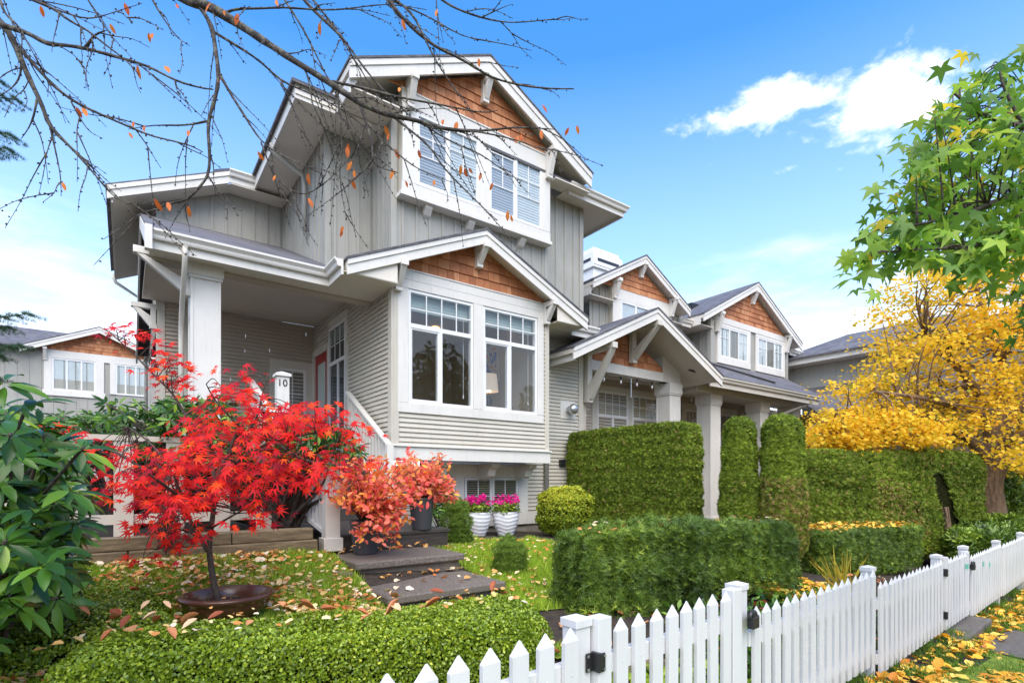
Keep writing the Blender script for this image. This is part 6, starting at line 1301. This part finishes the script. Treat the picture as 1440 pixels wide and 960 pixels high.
mb.build('branches', M['mossbark'], bare, smooth=True); np_mesh('buds', V, F, M['mossbark'], bare, T)
lp = [(57, 12), (154, 37), (209, 50), (214, 51), (193, 95), (232, 97), (248, 10), (297, 8), (315, 18), (335, 23), (388, 4), (450, 35), (188, 175), (181, 190), (203, 180), (265, 187), (311, 115), (107, 154), (116, 155), (362, 217), (433, 247), (388, 250), (217, 283), (236, 288), (265, 293), (433, 282), (88, 260), (565, 31), (615, 17), (673, 86), (562, 127), (623, 172), (643, 175), (541, 180), (547, 192), (588, 214), (555, 213), (554, 243), (495, 231), (498, 243), (495, 255), (488, 210), (611, 257), (677, 247), (693, 261), (729, 195), (761, 187), (762, 151), (800, 183), (811, 180), (714, 300), (718, 306), (570, 258), (648, 236), (653, 240), (659, 240), (175, 8), (482, 328), (483, 322), (489, 205), (733, 193)]
P = np.array([at(x, y - 4, 2.75 if x > 300 else 2.5) for x, y in lp]); n = len(P); d = rdir(n) * 0.5 - (0, 0, 1)
leaves('leaves', T_OVAL, P, rdir(n) * 0.5 + (-FX, -FY, 0.1), d, rng.uniform(0.034, 0.062, n), M['orangeleaf'], bare, None, True)

# conifer at the left edge
cf = thing('conifer', 'dark green conifer branch tips at the far left edge', 'tree', at(-160, 760, 8.0) * (1, 1, 0) + (0, 0, 0.5)); mb = MB(); LP = []; LD = []
mb.tube([at(-160, 780, 8), at(-160, 300, 8), at(-160, -200, 8)], [0.16, 0.12, 0.04], 10)
for py, tip, dy in ((465, 40, -24), (500, 26, -15), (450, 12, 10), (480, 0, 20), (120, 22, 20), (150, 15, 40), (180, 12, 30), (110, 0, 5), (200, -10, 10), (330, -40, 10), (260, -50, 10), (400, -30, 10), (560, -20, 10), (520, -5, 10)):
    a = at(-160, py - 20, 8.0); b = at(tip, py + dy, 7.6 + rng.uniform(-.3, .3)); S = smooth([a, (a + b) / 2 + (0, 0, -0.12), b], 6); mb.tube(S, np.linspace(0.03, 0.006, len(S)), 5)
    for i in range(4, len(S)):
        for sg_ in (-1, 1, 0):
            t = nrm(S[i] - S[i - 1]); sd = np.cross(t, (0, 0, 1)) * sg_ * 0.9; ln = 0.38 * (1 - i / len(S)) + 0.12
            for q in np.linspace(0.0, 1, 7): c = S[i] + (t * 0.6 + sd) * ln * q - (0, 0, 0.05 * q); LP.append(c + rng.normal(0, 0.01, (5, 3))); LD.append(np.tile(t * 0.8 + sd, (5, 1)) + rdir(5) * 0.6)
mb.build('trunk', M['bark'], cf, smooth=True); LP = np.concatenate(LP); LD = np.concatenate(LD); n = len(LP); leaves('needles', T_NEEDLE, LP, rdir(n) + (0, 0, 1), LD, rng.uniform(0.035, 0.065, n), M['conifer'], cf)

# street trees across the road, mirrored in the window panes
for i, (x, y, h) in enumerate(((9, -27, 11), (17, -30, 13), (25, -26, 10), (33, -31, 12), (2, -30, 10))):
    t = thing('street_tree', ('tallest', 'second tallest', 'smallest', 'broad', 'slim')[[1, 0, 2, 3, 4].index(i)] + ' leafy green street tree across the road, mirrored in the bay windows', 'tree', (x, y, -0.3), 'street trees across the road')
    MB().tube([(x, y, -0.4), (x + 0.1, y, h * 0.3), (x, y + 0.2, h * 0.7)], [0.28, 0.2, 0.06], 8).build('trunk', M['treebark'], t)
    q = rdir(2600) * (rng.random((2600, 1)) ** 0.4) * (3.2, 3.2, h * 0.38) + (x, y, h * 0.6)
    q = q + 0.4 * lown(q, 1.5)[:, None] * rdir(2600); leaves('crown', T_ROUND, q, rdir(2600), rdir(2600), rng.uniform(0.25, 0.55, 2600), M['rhodo'], t)

# ================================================================== camera, sky, light
cam = bpy.data.cameras.new('camera'); co = bpy.data.objects.new('camera', cam); COL.objects.link(co)
cam.sensor_width = 36; cam.sensor_fit = 'HORIZONTAL'; cam.lens = FPX / 1440 * 36; cam.shift_y = (HY - 480) / 1440; cam.clip_end = 2000; cam.clip_start = 0.05
co.location = (XC, YC, EYE); co.rotation_euler = (R(90), 0, -math.atan2(FX, FY)); SC.camera = co

SUN_AZ, SUN_EL = R(212), R(56)        # compass from +Y clockwise: behind the camera, a little left
w = bpy.data.worlds.new('World'); SC.world = w; w.use_nodes = True; nt = w.node_tree
bg = nt.nodes['Background']; sky = nt.nodes.new('ShaderNodeTexSky'); sky.sky_type = 'NISHITA'; sky.sun_disc = False; sky.sun_elevation = SUN_EL; sky.sun_rotation = SUN_AZ; sky.air_density = 1.0; sky.dust_density = 0.6; sky.ozone_density = 2.0
bg.inputs['Strength'].default_value = SKY_STRENGTH = 0.12
tc = nt.nodes.new('ShaderNodeTexCoord'); sep = nt.nodes.new('ShaderNodeSeparateXYZ'); nt.links.new(tc.outputs['Generated'], sep.inputs[0])
def ray(px, py): r = (px - CX) / FPX; v = np.array([r * RX + FX, r * RY + FY, (HY - py) / FPX]); return v / np.linalg.norm(v)
def dot(v):
    n = nt.nodes.new('ShaderNodeVectorMath'); n.operation = 'DOT_PRODUCT'; nt.links.new(tc.outputs['Generated'], n.inputs[0]); n.inputs[1].default_value = tuple(v); return n.outputs['Value']
def wnoise(scale, detail, rough, stretch=(1, 1, 2.5), dist=0.0):
    mp = nt.nodes.new('ShaderNodeMapping'); mp.inputs['Scale'].default_value = stretch; nt.links.new(tc.outputs['Generated'], mp.inputs[0]); n = nt.nodes.new('ShaderNodeTexNoise'); n.inputs['Scale'].default_value = scale; n.inputs['Detail'].default_value = detail; n.inputs['Roughness'].default_value = rough; n.inputs['Distortion'].default_value = dist
    nt.links.new(mp.outputs[0], n.inputs[0]); return n.outputs[0]
best = None
for px, py, rx, ry in ((1090, 148, 66, 19), (1040, 168, 46, 14), (1130, 170, 48, 14), (1252, 136, 68, 27), (1225, 163, 40, 15), (985, 178, 34, 13), (1195, 214, 42, 12), (1000, 232, 24, 9), (1110, 237, 16, 7), (1180, 238, 20, 8), (938, 186, 20, 14), (20, 345, 90, 14)):
    d0 = ray(px, py); rt = np.cross(d0, (0, 0, 1)); rt /= np.linalg.norm(rt); up = np.cross(rt, d0); kx = FPX / rx * (1 + ((px - CX) / FPX) ** 2 * 0.55); ky = FPX / ry * 0.82
    den = math_(nt, 'MAXIMUM', dot(d0), 0.05); a = math_(nt, 'MULTIPLY', math_(nt, 'DIVIDE', dot(rt), den), kx * 0.72); b = math_(nt, 'MULTIPLY', math_(nt, 'DIVIDE', dot(up), den), ky)
    e = math_(nt, 'SUBTRACT', 1.0, math_(nt, 'SQRT', math_(nt, 'ADD', math_(nt, 'MULTIPLY', a, a), math_(nt, 'MULTIPLY', b, b))))
    if ry < 15: e = math_(nt, 'SUBTRACT', math_(nt, 'MULTIPLY', e, 0.6), 0.42)
    best = e if best is None else math_(nt, 'MAXIMUM', best, e)
n1 = wnoise(13, 8, 0.60, (1, 1, 1.7), 0.2); n2 = wnoise(3.2, 7, 0.6, (1, 1, 4.0))
den = math_(nt, 'ADD', best, math_(nt, 'MULTIPLY', math_(nt, 'SUBTRACT', n1, 0.5), 3.0))
mr = nt.nodes.new('ShaderNodeMapRange'); mr.interpolation_type = 'SMOOTHSTEP'; mr.inputs['From Min'].default_value = -0.10; mr.inputs['From Max'].default_value = 0.80; nt.links.new(den, mr.inputs[0])
# low bank of pale cloud near the horizon
el = sep.outputs[2]
hb = nt.nodes.new('ShaderNodeMapRange'); hb.interpolation_type = 'SMOOTHSTEP'; hb.inputs['From Min'].default_value = 0.34; hb.inputs['From Max'].default_value = 0.21
nt.links.new(math_(nt, 'ADD', el, math_(nt, 'MULTIPLY', math_(nt, 'SUBTRACT', n2, 0.5), 0.35)), hb.inputs[0])
hs = nt.nodes.new('ShaderNodeHueSaturation'); hs.inputs['Saturation'].default_value = 1.34; hs.inputs['Value'].default_value = 1.35; nt.links.new(sky.outputs[0], hs.inputs['Color'])
CLOUD = 5.6
pale = nt.nodes.new('ShaderNodeMapRange'); pale.inputs['From Min'].default_value = 0.62; pale.inputs['From Max'].default_value = 0.15; nt.links.new(el, pale.inputs[0])
c0 = mix(nt, math_(nt, 'MULTIPLY', pale.outputs[0], 0.70), hs.outputs[0], (CLOUD * 0.66, CLOUD * 0.82, CLOUD * 1.08))
c1 = mix(nt, math_(nt, 'MULTIPLY', hb.outputs[0], 0.75), c0, (CLOUD * 0.86, CLOUD * 0.89, CLOUD * 0.96)); c2 = mix(nt, mr.outputs[0], c1, (CLOUD * 1.15, CLOUD * 1.15, CLOUD * 1.15))
nt.links.new(c2, bg.inputs['Color'])
sl_ = bpy.data.lights.new('sun', 'SUN'); so = bpy.data.objects.new('sun', sl_); COL.objects.link(so); sl_.energy = 2.3; sl_.angle = R(70); sl_.color = (1.0, 0.90, 0.74)
dsun = Vector((math.sin(SUN_AZ) * math.cos(SUN_EL), math.cos(SUN_AZ) * math.cos(SUN_EL), math.sin(SUN_EL))); so.rotation_euler = dsun.to_track_quat('Z', 'Y').to_euler()
SC.view_settings.view_transform = 'Standard'; SC.view_settings.look = 'None'; SC.view_settings.gamma = 1; SC.view_settings.exposure = 1.28
SC.cycles.max_bounces = 5; SC.cycles.transparent_max_bounces = 8
